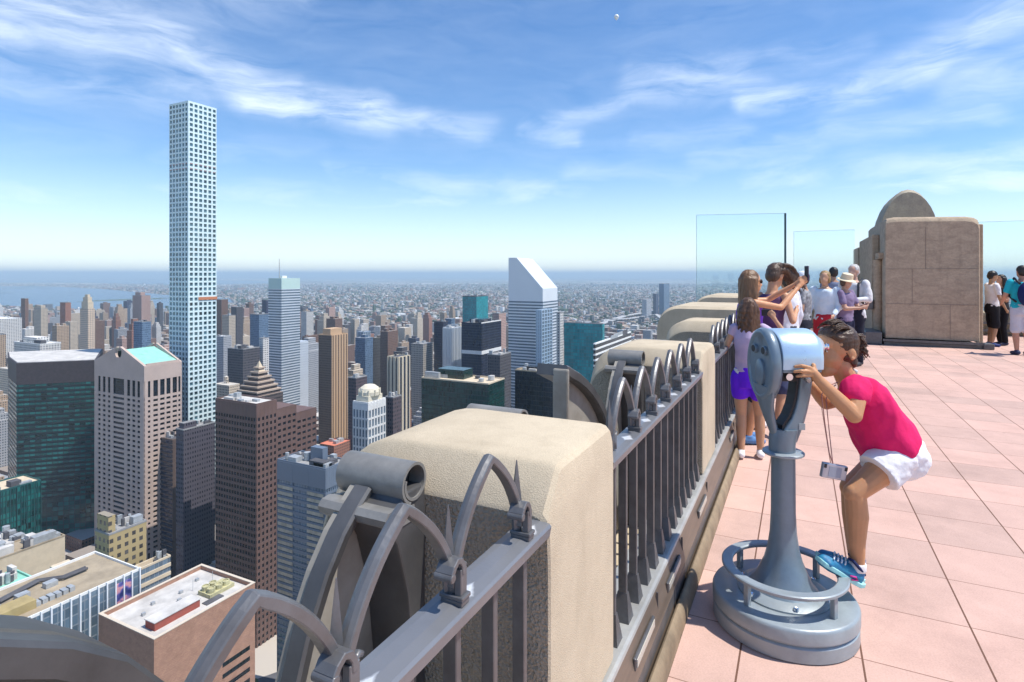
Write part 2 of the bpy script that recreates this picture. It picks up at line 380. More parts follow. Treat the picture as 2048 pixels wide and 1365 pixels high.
FOOT = []                                             # footprints already taken
def tower(name, label, xl, xm, xr, ytop, D, glass, frame=None, nW=0, nS=0, vw=.6, fh=3.8, hh=1.2, top=0., roof=None, gear=4, ph=None, winW=None, winS=None, rim=1.0, cat='tower', dz=0., dv=.5):
    X, Y, w, l = plan(xl, xm, xr, D); z = zat(ytop, D) + dz
    FOOT.append((X, Y, w, l))
    t = empty(name, (X, Y, G), 0, label, cat)
    b = MB(); b.box((0, 0, 0), (l, w, z-G)); b.obj('curtain_wall' if frame else 'wall', glass, t)
    if frame:
        f = MB(); strips(f, 0, 0, w, l, max(0, z-G-260), z-G, nW, nS, vw, fh, hh, top=top, winW=winW, winS=winS, dv=dv)
        f.obj('facade_frame', frame, t)
    q = MB(); q.box((.6, .6, z-G), (l-.6, w-.6, z-G+.12)); q.obj('roof', roof or m_roofgrey, t)
    if rim:
        p = MB(); h = z-G
        p.box((-.1, -.1, h+.01), (l+.1, .55, h+rim)); p.box((-.1, w-.55, h+.01), (l+.1, w+.1, h+rim)); p.box((-.1, .552, h+.01), (.55, w-.552, h+rim)); p.box((l-.55, .552, h+.01), (l+.1, w-.552, h+rim))
        p.obj('parapet', frame or roof or m_roofgrey, t)
    if gear:
        roof_gear(t, 0, 0, w, l, z-G+.15, gear, len(label) + int(xm))
    if ph:
        fx0, fx1, fy0, fy1, hgt = ph
        g = MB(); g.box((fx0*l, fy0*w, z-G+.1), (fx1*l, fy1*w, z-G+hgt)); g.obj('penthouse', frame or glass, t)
    return t, X, Y, w, l, z

# --- the white pencil tower
t, X, Y, w, l, z = tower('pencil_tower', 'very tall slender white square tower with a grid of square windows rising above the horizon', 340, 377, 432, 202, 540, m_432glass, None, rim=0, gear=0, roof=m_mint)
f = MB(); n = 6
zz = z-G
for i in range(n+1):
    c = i/n*w; f.box((-.75, max(0, c-.82), 60), (0, min(w, c+.82), zz)); c = i/n*l; f.box((max(-.75, c-.82), -.75, 60), (min(l, c+.82), 0, zz))
k = 0
while zz - 4.7*k > 64:
    a = zz - 4.7*k; f.box((-.7, -.7, a-1.65 if k else a-1.9), (0, w, a)); f.box((.02, -.7, a-1.65 if k else a-1.9), (l, -.02, a)); k += 1
f.obj('facade_grid', m_mint, t)
nb = MB()
m_orange = mat('orange_netting', (.52,.20,.10), .9, var=.2)
m_pinkish = mat('pinkish_louvre', (.42,.28,.28), .9, var=.2)
zo = zat(598, 545)-G; nb.box((l*.33, -1.3, zo-1.4), (l+.4, -.8, zo+1.4)); nb.obj('orange_netting', m_orange, t)
nb = MB()
for yy in (326, 336): zo = zat(yy, 540)-G; nb.box((-.62, .3, zo-.6), (-.02, w-.3, zo+.9)); nb.box((.3, -.62, zo-.6), (l-.3, -.03, zo+.9))
nb.obj('plant_floor_louvre', m_pinkish, t)

# --- gabled granite tower with the round notch
X, Y, w, l = plan(190, 289, 363, 465); z = zat(733, 465); FOOT.append((X, Y, w, l))
t = empty('gabled_tower', (X, Y, G), 0, 'pinkish granite tower with a gabled top, round notch and green copper roof', 'tower')
h = z-G; rise = 15.0
core = MB(); core.box((.5, .5, 0), (l, w, h-12)); core.obj('curtain_wall', m_dkglass, t)
f = MB()
WW = [(.075,.125),(.165,.225),(.265,.325),(.385,.605),(.665,.715),(.765,.82),(.87,.92)]
SS = [(.08,.14),(.22,.34),(.40,.52),(.57,.68),(.74,.86),(.90,.96)]
strips(f, 0, 0, w, l, 20, h-12.5, 0, 0, fh=4.15, hh=0, winW=WW, winS=SS, dv=.5)
a = h-28
while a > 30: f.box((-.42, 0, a), (.3, w, a+2.1)); f.box((.31, -.42, a), (l, .3, a+2.1)); a -= 4.15
f.box((-.53, -.53, h-12.6), (l, w, h))
f.obj('granite_facade', m_granite, t)
gb = MB()
nA = 14; cy, cz, rr = w/2, h+rise-6.2, 4.6
def gable(x0, x1):
    out = [(-.5, h), (w/2-rr*.9, h+rise*(1-.9*rr/(w/2))-.2)]
    arc = [(cy + rr*math.cos(th), cz + rr*math.sin(th)) for th in [math.pi*.62 + i/nA*math.pi*1.76 for i in range(nA+1)]]
    arc = [(cy - rr*math.cos(th), cz + rr*math.sin(th)) for th in [R(60) - i/nA*R(300) for i in range(nA+1)]]
    pts = [(-.5, h), (arc[0][0], h+rise*(arc[0][0]+.5)/(w/2+.5))] + arc + [(arc[-1][0], h+rise*(w-arc[-1][0]+.5)/(w/2+.5)), (w+.5, h)]
    m_ = len(pts)
    gb.add([(x0, y, zz_) for y, zz_ in pts] + [(x1, y, zz_) for y, zz_ in pts], [tuple(range(m_-1, -1, -1)), tuple(range(m_, 2*m_))] + [(i, (i+1) % m_, m_+(i+1) % m_, m_+i) for i in range(m_)])
gable(-.54, 1.6); gable(l-1.6, l)
sl_ = rise/(w/2)
for (ya, yb) in ((0, 1.4), (w-1.4, w)): gb.box((1.62, ya, h+.01), (l-1.62, yb, h+1.6))
gb.obj('gable', m_granite, t)
rf = MB(); rf.add([(1.6,1.2,h+.1),(l-1.6,1.2,h+.1),(l-1.6,w/2,h+rise-4),(1.6,w/2,h+rise-4),(1.6,w-1.2,h+.1),(l-1.6,w-1.2,h+.1)], [(0,1,2,3),(3,2,5,4)]); rf.obj('roof', m_copper, t)

# --- dark faceted green-black tower at the far left
poly = [at(33, 504), at(192, 522), at(206, 600), at(16, 575), at(17, 540)]
X0, Y0 = poly[0]; pl = [(x-X0, y-Y0) for x, y in poly]; z = zat(727, 504)
if sum(pl[i][0]*pl[(i+1) % 5][1]-pl[(i+1) % 5][0]*pl[i][1] for i in range(5)) < 0: pl = pl[::-1]
t = empty('dark_slab_tower', (X0, Y0, G), 0, 'broad green-black glass tower beside the gabled granite tower, plain dark band under its roof', 'tower')
b = MB(); b.prism(pl, 0, z-G-19); b.obj('curtain_wall', m_tealdark, t)
cx = sum(p[0] for p in pl)/5; cy_ = sum(p[1] for p in pl)/5
sc2 = lambda s: [(cx+(x-cx)*s, cy_+(y-cy_)*s) for x, y in pl]
b = MB(); b.prism(sc2(1.004), z-G-18.98, z-G); b.obj('top_band', mat('dark_bronze_louvre', (.055,.042,.045), .6, var=.3, vs=.4), t)
b = MB(); b.prism(sc2(.97), z-G+.01, z-G+.6); b.obj('roof', m_roofpale, t)
b = MB(); a = z-G-22.5
while a > 60: b.prism(sc2(1.003), a, a+1.5); a -= 4.1
b.obj('spandrel', mat('dark_green_spandrel', (.012,.02,.024), .4, var=.3, vs=.05), t)
FOOT.append((X0-20, Y0-30, 120, 120))

# --- the rest of the near and middle towers, set out by what they look like
T = tower
T('glass_building', 'dark teal ribbed glass building with a pale roof at the lower left edge', None, -80, 82, 1006, 388, m_tealdark, mat('teal_rib', (.02,.10,.10), .4), 0, 22, .35, hh=0, roof=m_cream, gear=5)
T('office_tower', 'narrow navy and brown slab squeezed against the right side of the gabled tower', 318, 345, 368, 882, 470, m_navyglass, mat('brown_rib', (.13,.09,.075), .7), 0, 5, 1.6, hh=.9, roof=m_roofdark, gear=3)
T('office_tower', 'plain purple-grey office slab at the foot of the white pencil tower', 352, 367, 430, 862, 440, m_bldgdark, None, roof=m_roofgrey, gear=5, ph=(.05,.45,.2,.8,5))
t, X, Y, w, l, z = T('granite_tower', 'dark brown granite tower with a stepped top and rows of wide dark windows', 432, 513, 553, 811, 400, m_dkglass, m_brown, 0, 5, 1.7, 4.5, 2.0, top=9, roof=m_roofpale, gear=7, winW=[((i+.14)/15, (i+.90)/15) for i in range(15)])  # west windows widened so their dark glass imitates shade on that side
def step(xa, xb, dzz):
    s0 = plan(None, 513, xa, 400)[3]; s1 = plan(None, 513, xb, 400)[3]; h = z-G-dzz
    b = MB(); b.box((s0, .0, 0), (s1, w, h)); b.obj('curtain_wall', m_dkglass, t)
    f = MB(); strips(f, s0+.02, 0, w, s1-s0, max(0, h-170), h, 0, 4, 1.7, 4.5, 2.5, top=6); f.box((s0+.02, .5, h-2), (s1, w, h+.1)); f.obj('facade_frame', m_brown, t)
step(553, 592, 6.5); step(592, 632, 13)
FOOT.append((X, Y, w, 60))
t, X, Y, w, l, z = T('office_tower', 'blue-grey glass office tower with cluttered roof in front of the brown granite tower', 555, 651, 697, 941, 330, m_blueglass, mat('blue_grey_frame', (.16,.20,.26), .4, .2, var=.1), 3, 12, .5, 3.7, 1.6, top=11, roof=m_roofgrey, gear=16, ph=(.4,.62,.25,.5,9))
mbs = mat('beige_reflection', (.42,.37,.28), .6, var=.3, vs=.2)  # beige bands imitating reflections in the west glass
for (fa, fb) in ((.02,.34),(.64,.97)):
    a = z-G-16; bz = MB()
    while a > 60: bz.box((-.62, w*(1-fb), a), (-.45, w*(1-fa), a+1.9)); a -= 3.7
    bz.obj('beige_reflection', mbs, t)

# --- the brick building just below, with its pale roof
X, Y, w, l = plan(197, 308, 510, 200); z = zat(1280, 200); h = z-G; FOOT.append((X, Y, w, l))
t = empty('brick_building', (X, Y, G), 0, 'brown brick building with a pale flat roof and long red rooftop box at lower left', 'building')
def brickmat():
    m, nt, N, L, b = _nt('banded_brick'); g = N.new('ShaderNodeNewGeometry'); sp = N.new('ShaderNodeSeparateXYZ'); L.new(g.outputs['Position'], sp.inputs[0])
    M = lambda *a, **k: mnode(N, L, *a, **k)
    sm = M('ADD', sp.outputs[0], sp.outputs[1]); cb = N.new('ShaderNodeCombineXYZ'); L.new(sm, cb.inputs[0]); L.new(sp.outputs[2], cb.inputs[1])
    bt = N.new('ShaderNodeTexBrick'); L.new(cb.outputs[0], bt.inputs['Vector']); bt.inputs['Scale'].default_value = .55; bt.inputs['Mortar Size'].default_value = .018
    bt.inputs['Color1'].default_value = (.40,.225,.15,1); bt.inputs['Color2'].default_value = (.34,.185,.125,1); bt.inputs['Mortar'].default_value = (.27,.15,.11,1)
    no = N.new('ShaderNodeTexNoise'); no.inputs['Scale'].default_value = .35; no.inputs['Detail'].default_value = 7; L.new(g.outputs['Position'], no.inputs['Vector'])
    s = N.new('ShaderNodeVectorMath'); s.operation = 'SCALE'; L.new(bt.outputs[0], s.inputs[0]); L.new(M('ADD', .72, M('MULTIPLY', no.outputs[0], .56)), s.inputs['Scale'])
    L.new(s.outputs[0], b.inputs['Base Color']); b.inputs['Roughness'].default_value = .88; return m
mbk = brickmat()
b = MB()
b.box((0, 0, 0), (l, .9, h)); b.box((0, .902, 0), (.9, w-.902, h)); b.box((0, w-.9, 0), (l, w, h)); b.box((l-.9, .902, 0), (l, w-.902, h)); b.obj('wall', mbk, t)
b = MB(); b.box((.9, .9, h-4), (l-.9, w-.9, h-1.6)); b.obj('roof', mat('roof_membrane', (.50,.48,.45), .9, var=.22, vs=.18), t)
b = MB()
for A_, B_ in (((-.12,-.12),(l+.12,1.0)), ((-.12,w-1.0),(l+.12,w+.12)), ((-.12,1.002),(1.0,w-1.002)), ((l-1.0,1.002),(l+.12,w-1.002))): b.box((*A_, h+.005), (*B_, h+.25))
b.obj('coping', mat('coping_stone', (.58,.50,.40), .85), t)
b = MB(); b.box((4.5, 7, h-1.6), (22, 12.5, h+1.3)); o = b.obj('penthouse', m_redbrick, t)
b = MB(); b.box((4.2, 6.7, h+1.31), (22.3, 12.8, h+1.6)); b.obj('roof_slab', m_roofpale, o)
b = MB()
for i in range(5): b.lathe([(1.5,0),(1.5,1.7),(1.1,1.72),(1.1,1.3)], (29+(i%3)*3.2, 10+(i//3)*3.4, h-.1), 12)
b.box((27, 8, h-1.6), (38, 15.4, h-.1)); b.obj('cooling_tower', mat('cooling_tower', (.45,.42,.24), .8, var=.3, vs=.5), t)
b = MB(); b.box((23.5, 5, h-1.58), (31, 8, h-1.3)); b.obj('roof_well', m_roofdark, t)
for (x, y) in ((8,20),(14,24),(24,22),(20,17),(33,25)): b = MB(); b.box((x, y, h-1.6), (x+1.3, y+1.1, h-.5)); b.obj('roof_vent', m_metalbox, t)
for (x, y) in ((28,20),(36,19)): b = MB(); b.cyl((x, y, h-1.6), (x, y, h+3), .09, n=6); b.obj('roof_mast', m_metalbox, t)
b = MB()
a = h-26
while a > 80:
    b.box((l*.64, -.06, a), (l*.94, .3, a+1.7)); a -= 4.4
b.obj('window_band', m_dkglass, t)

# --- building with white fins
X0_, Y0_ = at(-100, 182); X1_, Y1_ = at(280, 235); l = X1_-X0_; w = 32.0; z = zat(1138, 235); h = z-G; FOOT.append((X0_, Y1_, w, l))
t = empty('finned_building', (X0_, Y1_, G), 0, 'low broad building with white vertical fins and a brownish flat roof, lower left', 'building')
b = MB(); b.box((0, 0, 0), (l, w, h-.6)); b.obj('curtain_wall', m_blueglass, t)
b = MB(); b.box((.4, .4, h-.59), (l-.4, w-.4, h-.45)); b.obj('roof', m_rooftan, t)
b = MB()
for i in range(int(l/3.1)+1): b.box((l-.5-i*3.1, -.75, h-70), (l-i*3.1-.05, .0, h+.6))
b.obj('fin', mat('white_fin', (.76,.78,.80), .5, var=.05), t)
b = MB(); b.box((0, .01, h-.6), (l, .5, h+.4)); b.box((0, w-.5, h-.6), (l, w, h+.5)); b.box((l-.5, .52, h-.6), (l, w-.52, h+.45)); b.obj('parapet', m_white, t)
b = MB(); b.box((l-62, 6, h-.45), (l-33, 13, h+2.6)); b.obj('penthouse', mat('ochre_wall', (.36,.28,.13), .9, var=.2, vs=.3), t)
b = MB(); pts = [(l-38, 22, h+.6), (l-24, 26, h+.6), (l-18, 20, h+.6), (l-10, 20, h+.6)]
b.tube(pts, .55, 6); pts = [(p[0], p[1]-1.6, p[2]) for p in pts]; b.tube(pts, .55, 6); b.obj('duct', m_roofdark, t)
for i in range(6): b = MB(); b.box((l-33+i*2.2, 6.5, h-.45), (l-31.3+i*2.2, 9.5, h+1.1+.1*(i % 3))); b.obj('roof_unit', m_metalbox, t)
for i in range(4): b = MB(); b.box((l-52+i*9, 17, h-.45), (l-48+i*9, 20, h+.8+.2*i)); b.obj('roof_unit', m_metalbox, t)
msk = mat('pale_green_skylight', (.42,.50,.38), .4)
for i in range(3): b = MB(); b.lathe([(2.6,0),(2.6,.25),(2.3,.3),(.01,.55)], (l-42-i*13, 3.2, h-.44), 20); b.obj('skylight', msk, t)
def mottled_panel():  # panel with mottled navy, violet and pink colours
    m, nt, N, L, b_ = _nt('mottled_colours'); tc = N.new('ShaderNodeTexCoord'); no = N.new('ShaderNodeTexNoise'); no.inputs['Scale'].default_value = .35; no.inputs['Detail'].default_value = 3; L.new(tc.outputs['Object'], no.inputs[0])
    cr = N.new('ShaderNodeValToRGB'); e = cr.color_ramp.elements; e[0].position = .35; e[0].color = (.02,.03,.13,1); e[1].position = .62; e[1].color = (.62,.30,.32,1); q = e.new(.5); q.color = (.10,.10,.34,1)
    L.new(no.outputs[0], cr.inputs[0]); L.new(cr.outputs[0], b_.inputs['Base Color']); b_.inputs['Roughness'].default_value = .5; return m
b = MB(); b.box((l-9.6, -.5, h-13), (l-3.3, -.02, h-2)); b.obj('mottled_panel', mottled_panel(), t)

T('masonry_building', 'ochre masonry building with small square windows and rooftop plant below the gabled tower', 190, 218, 293, 1072, 285, winmat('ochre_masonry', (.44,.34,.17), (.05,.045,.04), 4.2, 3.6, .5, .5, (.3,.26,.2)), None, roof=m_roofgrey, gear=14, ph=(.02,.2,.1,.9,9), cat='building')
T('low_block', 'pale low block with white balcony bands next to the ochre masonry building', 270, 283, 341, 1140, 285, m_blueglass, m_cream, 0, 0, hh=1.8, fh=4.5, roof=m_rooftan, gear=6, cat='building')
T('copper_roof_building', 'low building with a long green copper roof behind the finned building', 60, 75, 180, 1176, 262, m_cream, None, roof=m_copper, gear=5, cat='building', ph=(.35,.7,.3,.9,5))
T('copper_roof_building', 'low cluttered rooftop with green copper sheets at the lower left edge', -80, -40, 72, 1205, 250, m_copper, None, roof=m_copper, gear=14, cat='building')
T('low_block', 'pinkish low rooftop full of plant behind the copper roofs', -60, -30, 130, 1130, 315, m_cream, None, roof=m_rooftan, gear=18, cat='building')
T('low_block', 'grey low rooftop at the foot of the dark teal glass building', -60, -20, 60, 1105, 345, m_roofgrey, None, roof=m_roofpale, gear=12, cat='building')

# --- slant-topped white tower
X, Y, w, l = plan(1017, 1085.5, 1115, 700); z = zat(577.7, 700); zt = zat(516, 720); h = z-G; ht = zt-G; FOOT.append((X, Y, w, l))
t = empty('slanted_roof_tower', (X, Y, G), 0, 'white banded tower whose roof slants steeply down to the right', 'tower')
b = MB(); b.box((0, 0, 0), (l, w, h-16)); b.obj('curtain_wall', mat('blue_window_band', (.10,.145,.20), .2, var=.3, vs=.06), t)
b = MB(); pr = [(0, h-16), (0, h), (w*.76, ht), (w, ht), (w, h-16)]
b.add([(0, y, q) for y, q in pr]+[(l, y, q) for y, q in pr], [(4,3,2,1,0), (5,6,7,8,9)]+[(i, (i+1) % 5, 5+(i+1) % 5, 5+i) for i in range(5)]); b.obj('slanted_top', mat('white_aluminium', (.72,.75,.78), .4, .15, var=.03, vs=.05), t)
b = MB(); strips(b, 0, 0, w, l, 40, h-16, hh=2.0, fh=3.75, dh=.35); b.obj('facade_band', m_alu, t)
# --- mast tower with mint crown
t, X, Y, w, l, z = T('mast_tower', 'banded grey glass tower with a mint green crown and thin mast', 537, 563, 600, 580, 900, mat('grey_blue_glazing', (.14,.19,.24), .2, var=.25, vs=.04), m_alu, 0, 0, hh=1.9, fh=4.2, roof=m_roofpale, gear=0)
b = MB(); b.box((0, 0, z-G+.2), (l, w, z-G+18)); b.obj('crown', mat('mint_panel', (.52,.68,.62), .6, var=.04), t)
b = MB(); b.cyl((l*.3, w*.6, z-G+18), (l*.3, w*.6, z-G+49), .9, .4, n=8); b.obj('mast', m_metalbox, t)
b = MB(); b.box((l*.25, w*.3, z-G+18.1), (l*.5, w*.5, z-G+22)); b.obj('roof_plant', m_white, t)
X2, Y2, w2, l2 = plan(537, 563, 612, 880); zb = zat(692, 880)
b = MB(); strips(b, l+.1, 0, w, l2-l+6, 20, zb-G, hh=2.1, fh=4.2); b.box((l, 0, 0), (l2+6, w, zb-G)); b.obj('lower_wing', m_alu, t)

T('glass_tower', 'teal glass tower with a brown upright stripe behind the navy block', 925, 953, 976, 594, 1000, m_teal, None, roof=m_roofdark, gear=2)
t, X, Y, w, l, z = T('glass_tower', 'navy glass block with a light parapet left of the slant-topped tower', 923, 963, 1002, 648, 800, m_navyglass, m_navyglass, roof=m_roofgrey, gear=5, hh=0, nS=16, vw=.8, ph=(.2,.7,.2,.8,5))
b = MB(); b.box((-.6, -.6, z-G-43), (l, -.02, z-G-38)); b.box((-.6, -.01, z-G-43), (-.02, w, z-G-38)); b.box((-.3,-.3,z-G+.2),(l,.2,z-G+1.8)); b.obj('light_band', m_white, t)
T('glass_slab', 'thin near-black navy slab left of the silver ribbed tower', 868, 886, 896, 645, 900, m_navyglass, None, roof=m_roofdark, gear=2)
T('ribbed_tower', 'silver tower with bright upright ribs beside the navy block', 886, 905, 922, 657, 850, m_blueglass, mat('silver_rib', (.62,.66,.70), .35, .3), 6, 6, 2.2, hh=0, roof=m_roofpale, gear=2, dv=1.2)
T('glass_slab', 'bright teal glass slab to the right of the slant-topped tower', 1128, 1205, 1209, 649, 640, m_teal, None, roof=m_roofgrey, gear=0, rim=.6)
T('glass_building', 'wide dark green glass building with a pale roof crowded with plant', 843, 977, 1009, 770, 420, m_greenglass, None, roof=m_cream, gear=12, ph=(.35,.9,.45,.85,7))
T('glass_building', 'short near-black glass block in front of the slant-topped tower', 1030, 1108, 1121, 748, 450, m_dkglass, None, roof=m_rooftan, gear=4, ph=(.25,.8,.25,.75,3.5))
T('striped_tower', 'black tower with white horizontal bands next to the second stone pier', 1187, 1190.5, 1262, 690, 420, m_dkglass, m_white, 0, 0, hh=1.3, fh=4.0, roof=m_roofdark, gear=3, dv=.3)
t, X, Y, w, l, z = T('ribbed_tower', 'tan and dark brown ribbed tower standing alone left of the white crowned tower', 637, 663, 695, 672, 800, winmat('tan_brick_dark', (.16,.105,.075), (.03,.025,.025), 3.4, 2.2, .5, .4, (.3,.25,.2)), mat('tan_rib', (.56,.37,.22), .8, var=.06), 0, 6, 3.2, hh=0, roof=m_rooftan, gear=0, ph=(.1,.8,.2,.8,9))
t, X, Y, w, l, z = T('crowned_tower', 'white ornate tower with a rounded crown and tall arched windows', 706, 736, 771, 808, 480, m_blueglass, m_white, 5, 6, 1.3, 8, 1.6, top=6, roof=m_white, gear=0)
b = MB(); b.box((l*.1, w*.1, z-G+.2), (l*.9, w*.9, z-G+5)); b.lathe([(l*.40, 5), (l*.40, 8), (l*.34, 11), (l*.2, 13.3), (.1, 14.2)], (l/2, w/2, z-G), 16)
for i in range(10): th = i/10*6.283; b.box((l/2+l*.4*math.cos(th)-.5, w/2+l*.4*math.sin(th)-.5, z-G+5.1), (l/2+l*.4*math.cos(th)+.5, w/2+l*.4*math.sin(th)+.5, z-G+10))
b.obj('crown', mat('cream_crown', (.70,.64,.50), .8), t)
T('striped_tower', 'slab with cream and navy upright stripes right of the white crowned tower', 775, 797, 819, 716, 700, m_navyglass, mat('cream_stripe', (.62,.54,.40), .7), 3, 3, 3.4, hh=0, roof=m_roofdark, gear=2, dv=1)
T('masonry_tower', 'grey-beige slab tower behind the striped cream and navy slab', 822, 846, 867, 690, 900, winmat('grey_beige', (.36,.33,.29), (.06,.06,.07), 3.4, 3, .5, .5), None, gear=3)
T('masonry_tower', 'dark purple-brown tower in front of the striped cream and navy slab', 770, 786, 803, 797, 520, winmat('purple_brown', (.10,.075,.085), (.02,.02,.03), 3.6, 2.4, .5, .5), None, gear=3)
T('masonry_tower', 'dark plum slab just left of the white crowned tower', 697, 712, 734, 758, 640, winmat('plum_wall', (.115,.085,.095), (.02,.02,.03), 3.6, 2.2, .5, .5), None, gear=3)
T('glass_slab', 'blue-grey ribbed slab in the middle distance behind the tan ribbed tower', 715, 727, 741, 665, 1200, m_blueglass, mat('pale_blue_rib', (.38,.46,.55), .5), 4, 4, 1.5, hh=0, gear=1)
# stepped pyramid roof
X, Y, w, l = plan(470, 514, 566, 520); zt, zb = zat(727, 535), zat(795, 520); FOOT.append((X, Y, w, l))
t = empty('pyramid_roof_tower', (X, Y, G), 0, 'brown tower topped by a stepped pyramid of dark and tan bands', 'tower')
m_py = winmat('bronze_band', (.11,.085,.08), (.02,.02,.02), 3.2, 2, .3, .9, (.40,.31,.24))
b = MB(); b.box((0, 0, 0), (l, w, zb-G)); b.obj('wall', m_py, t)
b = MB(); c = MB(); nst = 6
for i in range(nst):
    k0 = .06+i*.068; za, zc = zb-G+(zt-zb)*i/nst*.86, zb-G+(zt-zb)*(i+1)/nst*.86
    b.box((l*k0, w*k0, za+.01*i), (l*(1-k0), w*(1-k0), zc-1.4)); c.box((l*k0-.8, w*k0-.8, zc-1.39), (l*(1-k0)+.8, w*(1-k0)+.8, zc))
b.obj('roof_tier', m_py, t); c.obj('tier_ledge', mat('tan_ledge', (.46,.36,.28), .8), t)
b = MB(); hh_ = zt-G; b.add([(l*.38,w*.38,hh_-8),(l*.62,w*.38,hh_-8),(l*.62,w*.62,hh_-8),(l*.38,w*.62,hh_-8),(l/2,w/2,hh_+2)], [(3,2,1,0),(0,1,4),(1,2,4),(2,3,4),(3,0,4)]); b.obj('pinnacle', m_cream, t)
# left middle distance
t, X, Y, w, l, z = T('setback_tower', 'tall tan stone tower with a tapering stepped top in the hazy field at left', 160, 176, 190, 618, 1100, winmat('tan_stone', (.56,.44,.33), (.10,.09,.09), 3.6, 3, .5, .45, (.5,.42,.34)), None, rim=0, gear=0)
b = MB(); b.box((l*.1, w*.1, z-G), (l*.9, w*.9, z-G+13)); b.box((l*.2, w*.2, z-G+13), (l*.8, w*.8, z-G+22)); b.box((l*.32, w*.32, z-G+22), (l*.68, w*.68, z-G+27)); b.obj('stepped_top', m_cream, t)
WM = {k: winmat(k+'_block', *v) for k, v in {
 'tan brick': ((.44,.32,.22), (.06,.055,.055), 3.2, 2.8, .5, .5, (.42,.38,.34)),
 'brown brick': ((.20,.115,.085), (.04,.035,.035), 3.2, 2.6, .5, .45, (.3,.26,.23)),
 'red brick': ((.34,.16,.11), (.05,.04,.04), 3.1, 2.7, .5, .45, (.36,.33,.30)),
 'white brick': ((.66,.64,.60), (.10,.11,.13), 3.0, 3.0, .55, .5, (.60,.58,.55)),
 'grey': ((.36,.37,.39), (.07,.08,.10), 3.2, 2.6, .5, .55, (.42,.42,.42)),
 'beige': ((.56,.47,.36), (.09,.08,.08), 3.3, 2.9, .5, .5, (.5,.46,.4)),
 'dark navy': ((.045,.055,.10), (.02,.025,.05), 3.6, 2.0, .6, .6, (.2,.2,.22)),
 'blue glass': ((.13,.20,.29), (.05,.09,.15), 3.6, 2.0, .6, .7, (.3,.32,.35)),
 'pinkish': ((.46,.30,.25), (.07,.06,.06), 3.2, 2.8, .5, .5, (.42,.38,.34)),
 'charcoal': ((.09,.085,.095), (.02,.02,.03), 3.4, 2.2, .5, .6, (.18,.18,.18))}.items()}
T('apartment_tower', 'thin dark red-brown tower against the river at the far left', 42, 50, 57, 598, 1500, WM['brown brick'], None, gear=1)
T('apartment_tower', 'brown twin-stepped tower left of the tapering tan stone tower', 120, 131, 142, 606, 1500, WM['red brick'], None, gear=1)
T('apartment_tower', 'beige tower with a stepped head left of the brown ones by the river', 68, 82, 96, 618, 1400, WM['beige'], None, gear=0, ph=(.15,.8,.15,.8,8))
T('apartment_tower', 'brown block rising over the river beside the white pencil tower', 265, 283, 301, 592, 1700, WM['pinkish'], None, gear=0, ph=(.1,.6,.2,.8,10))
T('glass_tower', 'blue glass tower with a sloping shoulder behind the gabled granite tower', 267, 284, 302, 645, 950, WM['blue glass'], None, gear=2)
T('white_block', 'large white slab-sided block behind the green-black tower at left', 28, 80, 122, 690, 700, WM['white brick'], None, roof=m_white, gear=5, ph=(.2,.8,.3,.8,7), cat='building')
T('white_block', 'grey-white slab on the left edge above the green-black tower', -60, -10, 44, 640, 1150, WM['white brick'], None, roof=m_white, gear=3, cat='building')
T('apartment_tower', 'tan slab cut by the left edge of the view, below the grey-white slab', -70, -25, 12, 672, 900, WM['tan brick'], None, gear=2)
T('glass_tower', 'blue glass tower between the pencil tower and the mast tower', 500, 518, 538, 630, 1150, WM['blue glass'], None, gear=2)
T('glass_slab', 'dark navy slab peeping out left of the mast tower crown', 524, 533, 541, 601, 1500, WM['dark navy'], None, gear=0)
T('apartment_tower', 'slim white tower close to the left side of the mast tower', 518, 526, 538, 678, 800, WM['white brick'], None, gear=1)
T('apartment_tower', 'purple-brown tower immediately right of the pencil tower', 432, 443, 456, 600, 1500, WM['brown brick'], None, gear=1)
T('apartment_tower', 'beige stone tower right of the pencil tower, before the purple-brown ones', 444, 458, 471, 632, 1250, WM['beige'], None, gear=1)
T('apartment_tower', 'violet-grey tower halfway between the pencil tower and the mast tower', 462, 473, 486, 615, 1450, WM['charcoal'], None, gear=1)
T('white_block', 'cream block peeping out right of the mast tower', 602, 613, 627, 625, 1400, WM['white brick'], None, gear=1)
T('office_tower', 'charcoal block with rooftop frame behind the stepped pyramid roof', 455, 486, 520, 700, 760, WM['charcoal'], None, gear=8)
T('slim_tower', 'slender white tower hugging the right side of the slant-topped tower', 1113, 1120, 1127, 627, 640, WM['white brick'], None, gear=0)
t, X, Y, w, l, z = T('slim_tower', 'pale blue glass slab in front of the slant-topped tower', 1072, 1083, 1104, 622, 600, m_blueglass, mat('light_blue_frame', (.42,.54,.66), .3, .2), 3, 4, 1.6, 3.8, 1.0, gear=0)
T('apartment_tower', 'brown slab tower behind the navy block, left of the slant-topped tower', 985, 998, 1012, 628, 1150, WM['pinkish'], None, gear=1)
T('apartment_tower', 'plum coloured block at the foot of the slant-topped tower', 975, 1000, 1022, 712, 640, WM['charcoal'], None, gear=3)
T('distant_tower', 'blue glass skyscraper standing alone beyond the river on the right', 1318, 1328, 1339, 568, 3600, WM['blue glass'], None, gear=0)
T('distant_tower', 'shorter dark tower beside the lone blue skyscraper beyond the river', 1306, 1312, 1317, 588, 3500, WM['dark navy'], None, gear=0)
T('distant_tower', 'square blue-grey tower left of the lone blue skyscraper beyond the river', 1284, 1293, 1303, 600, 3300, WM['grey'], None, gear=0)
T('low_block', 'small block with an orange red roof near the white crowned tower', 640, 668, 702, 893, 620, WM['red brick'], None, roof=mat('orange_roof', (.62,.20,.12), .9), gear=8, cat='building', rim=.5)

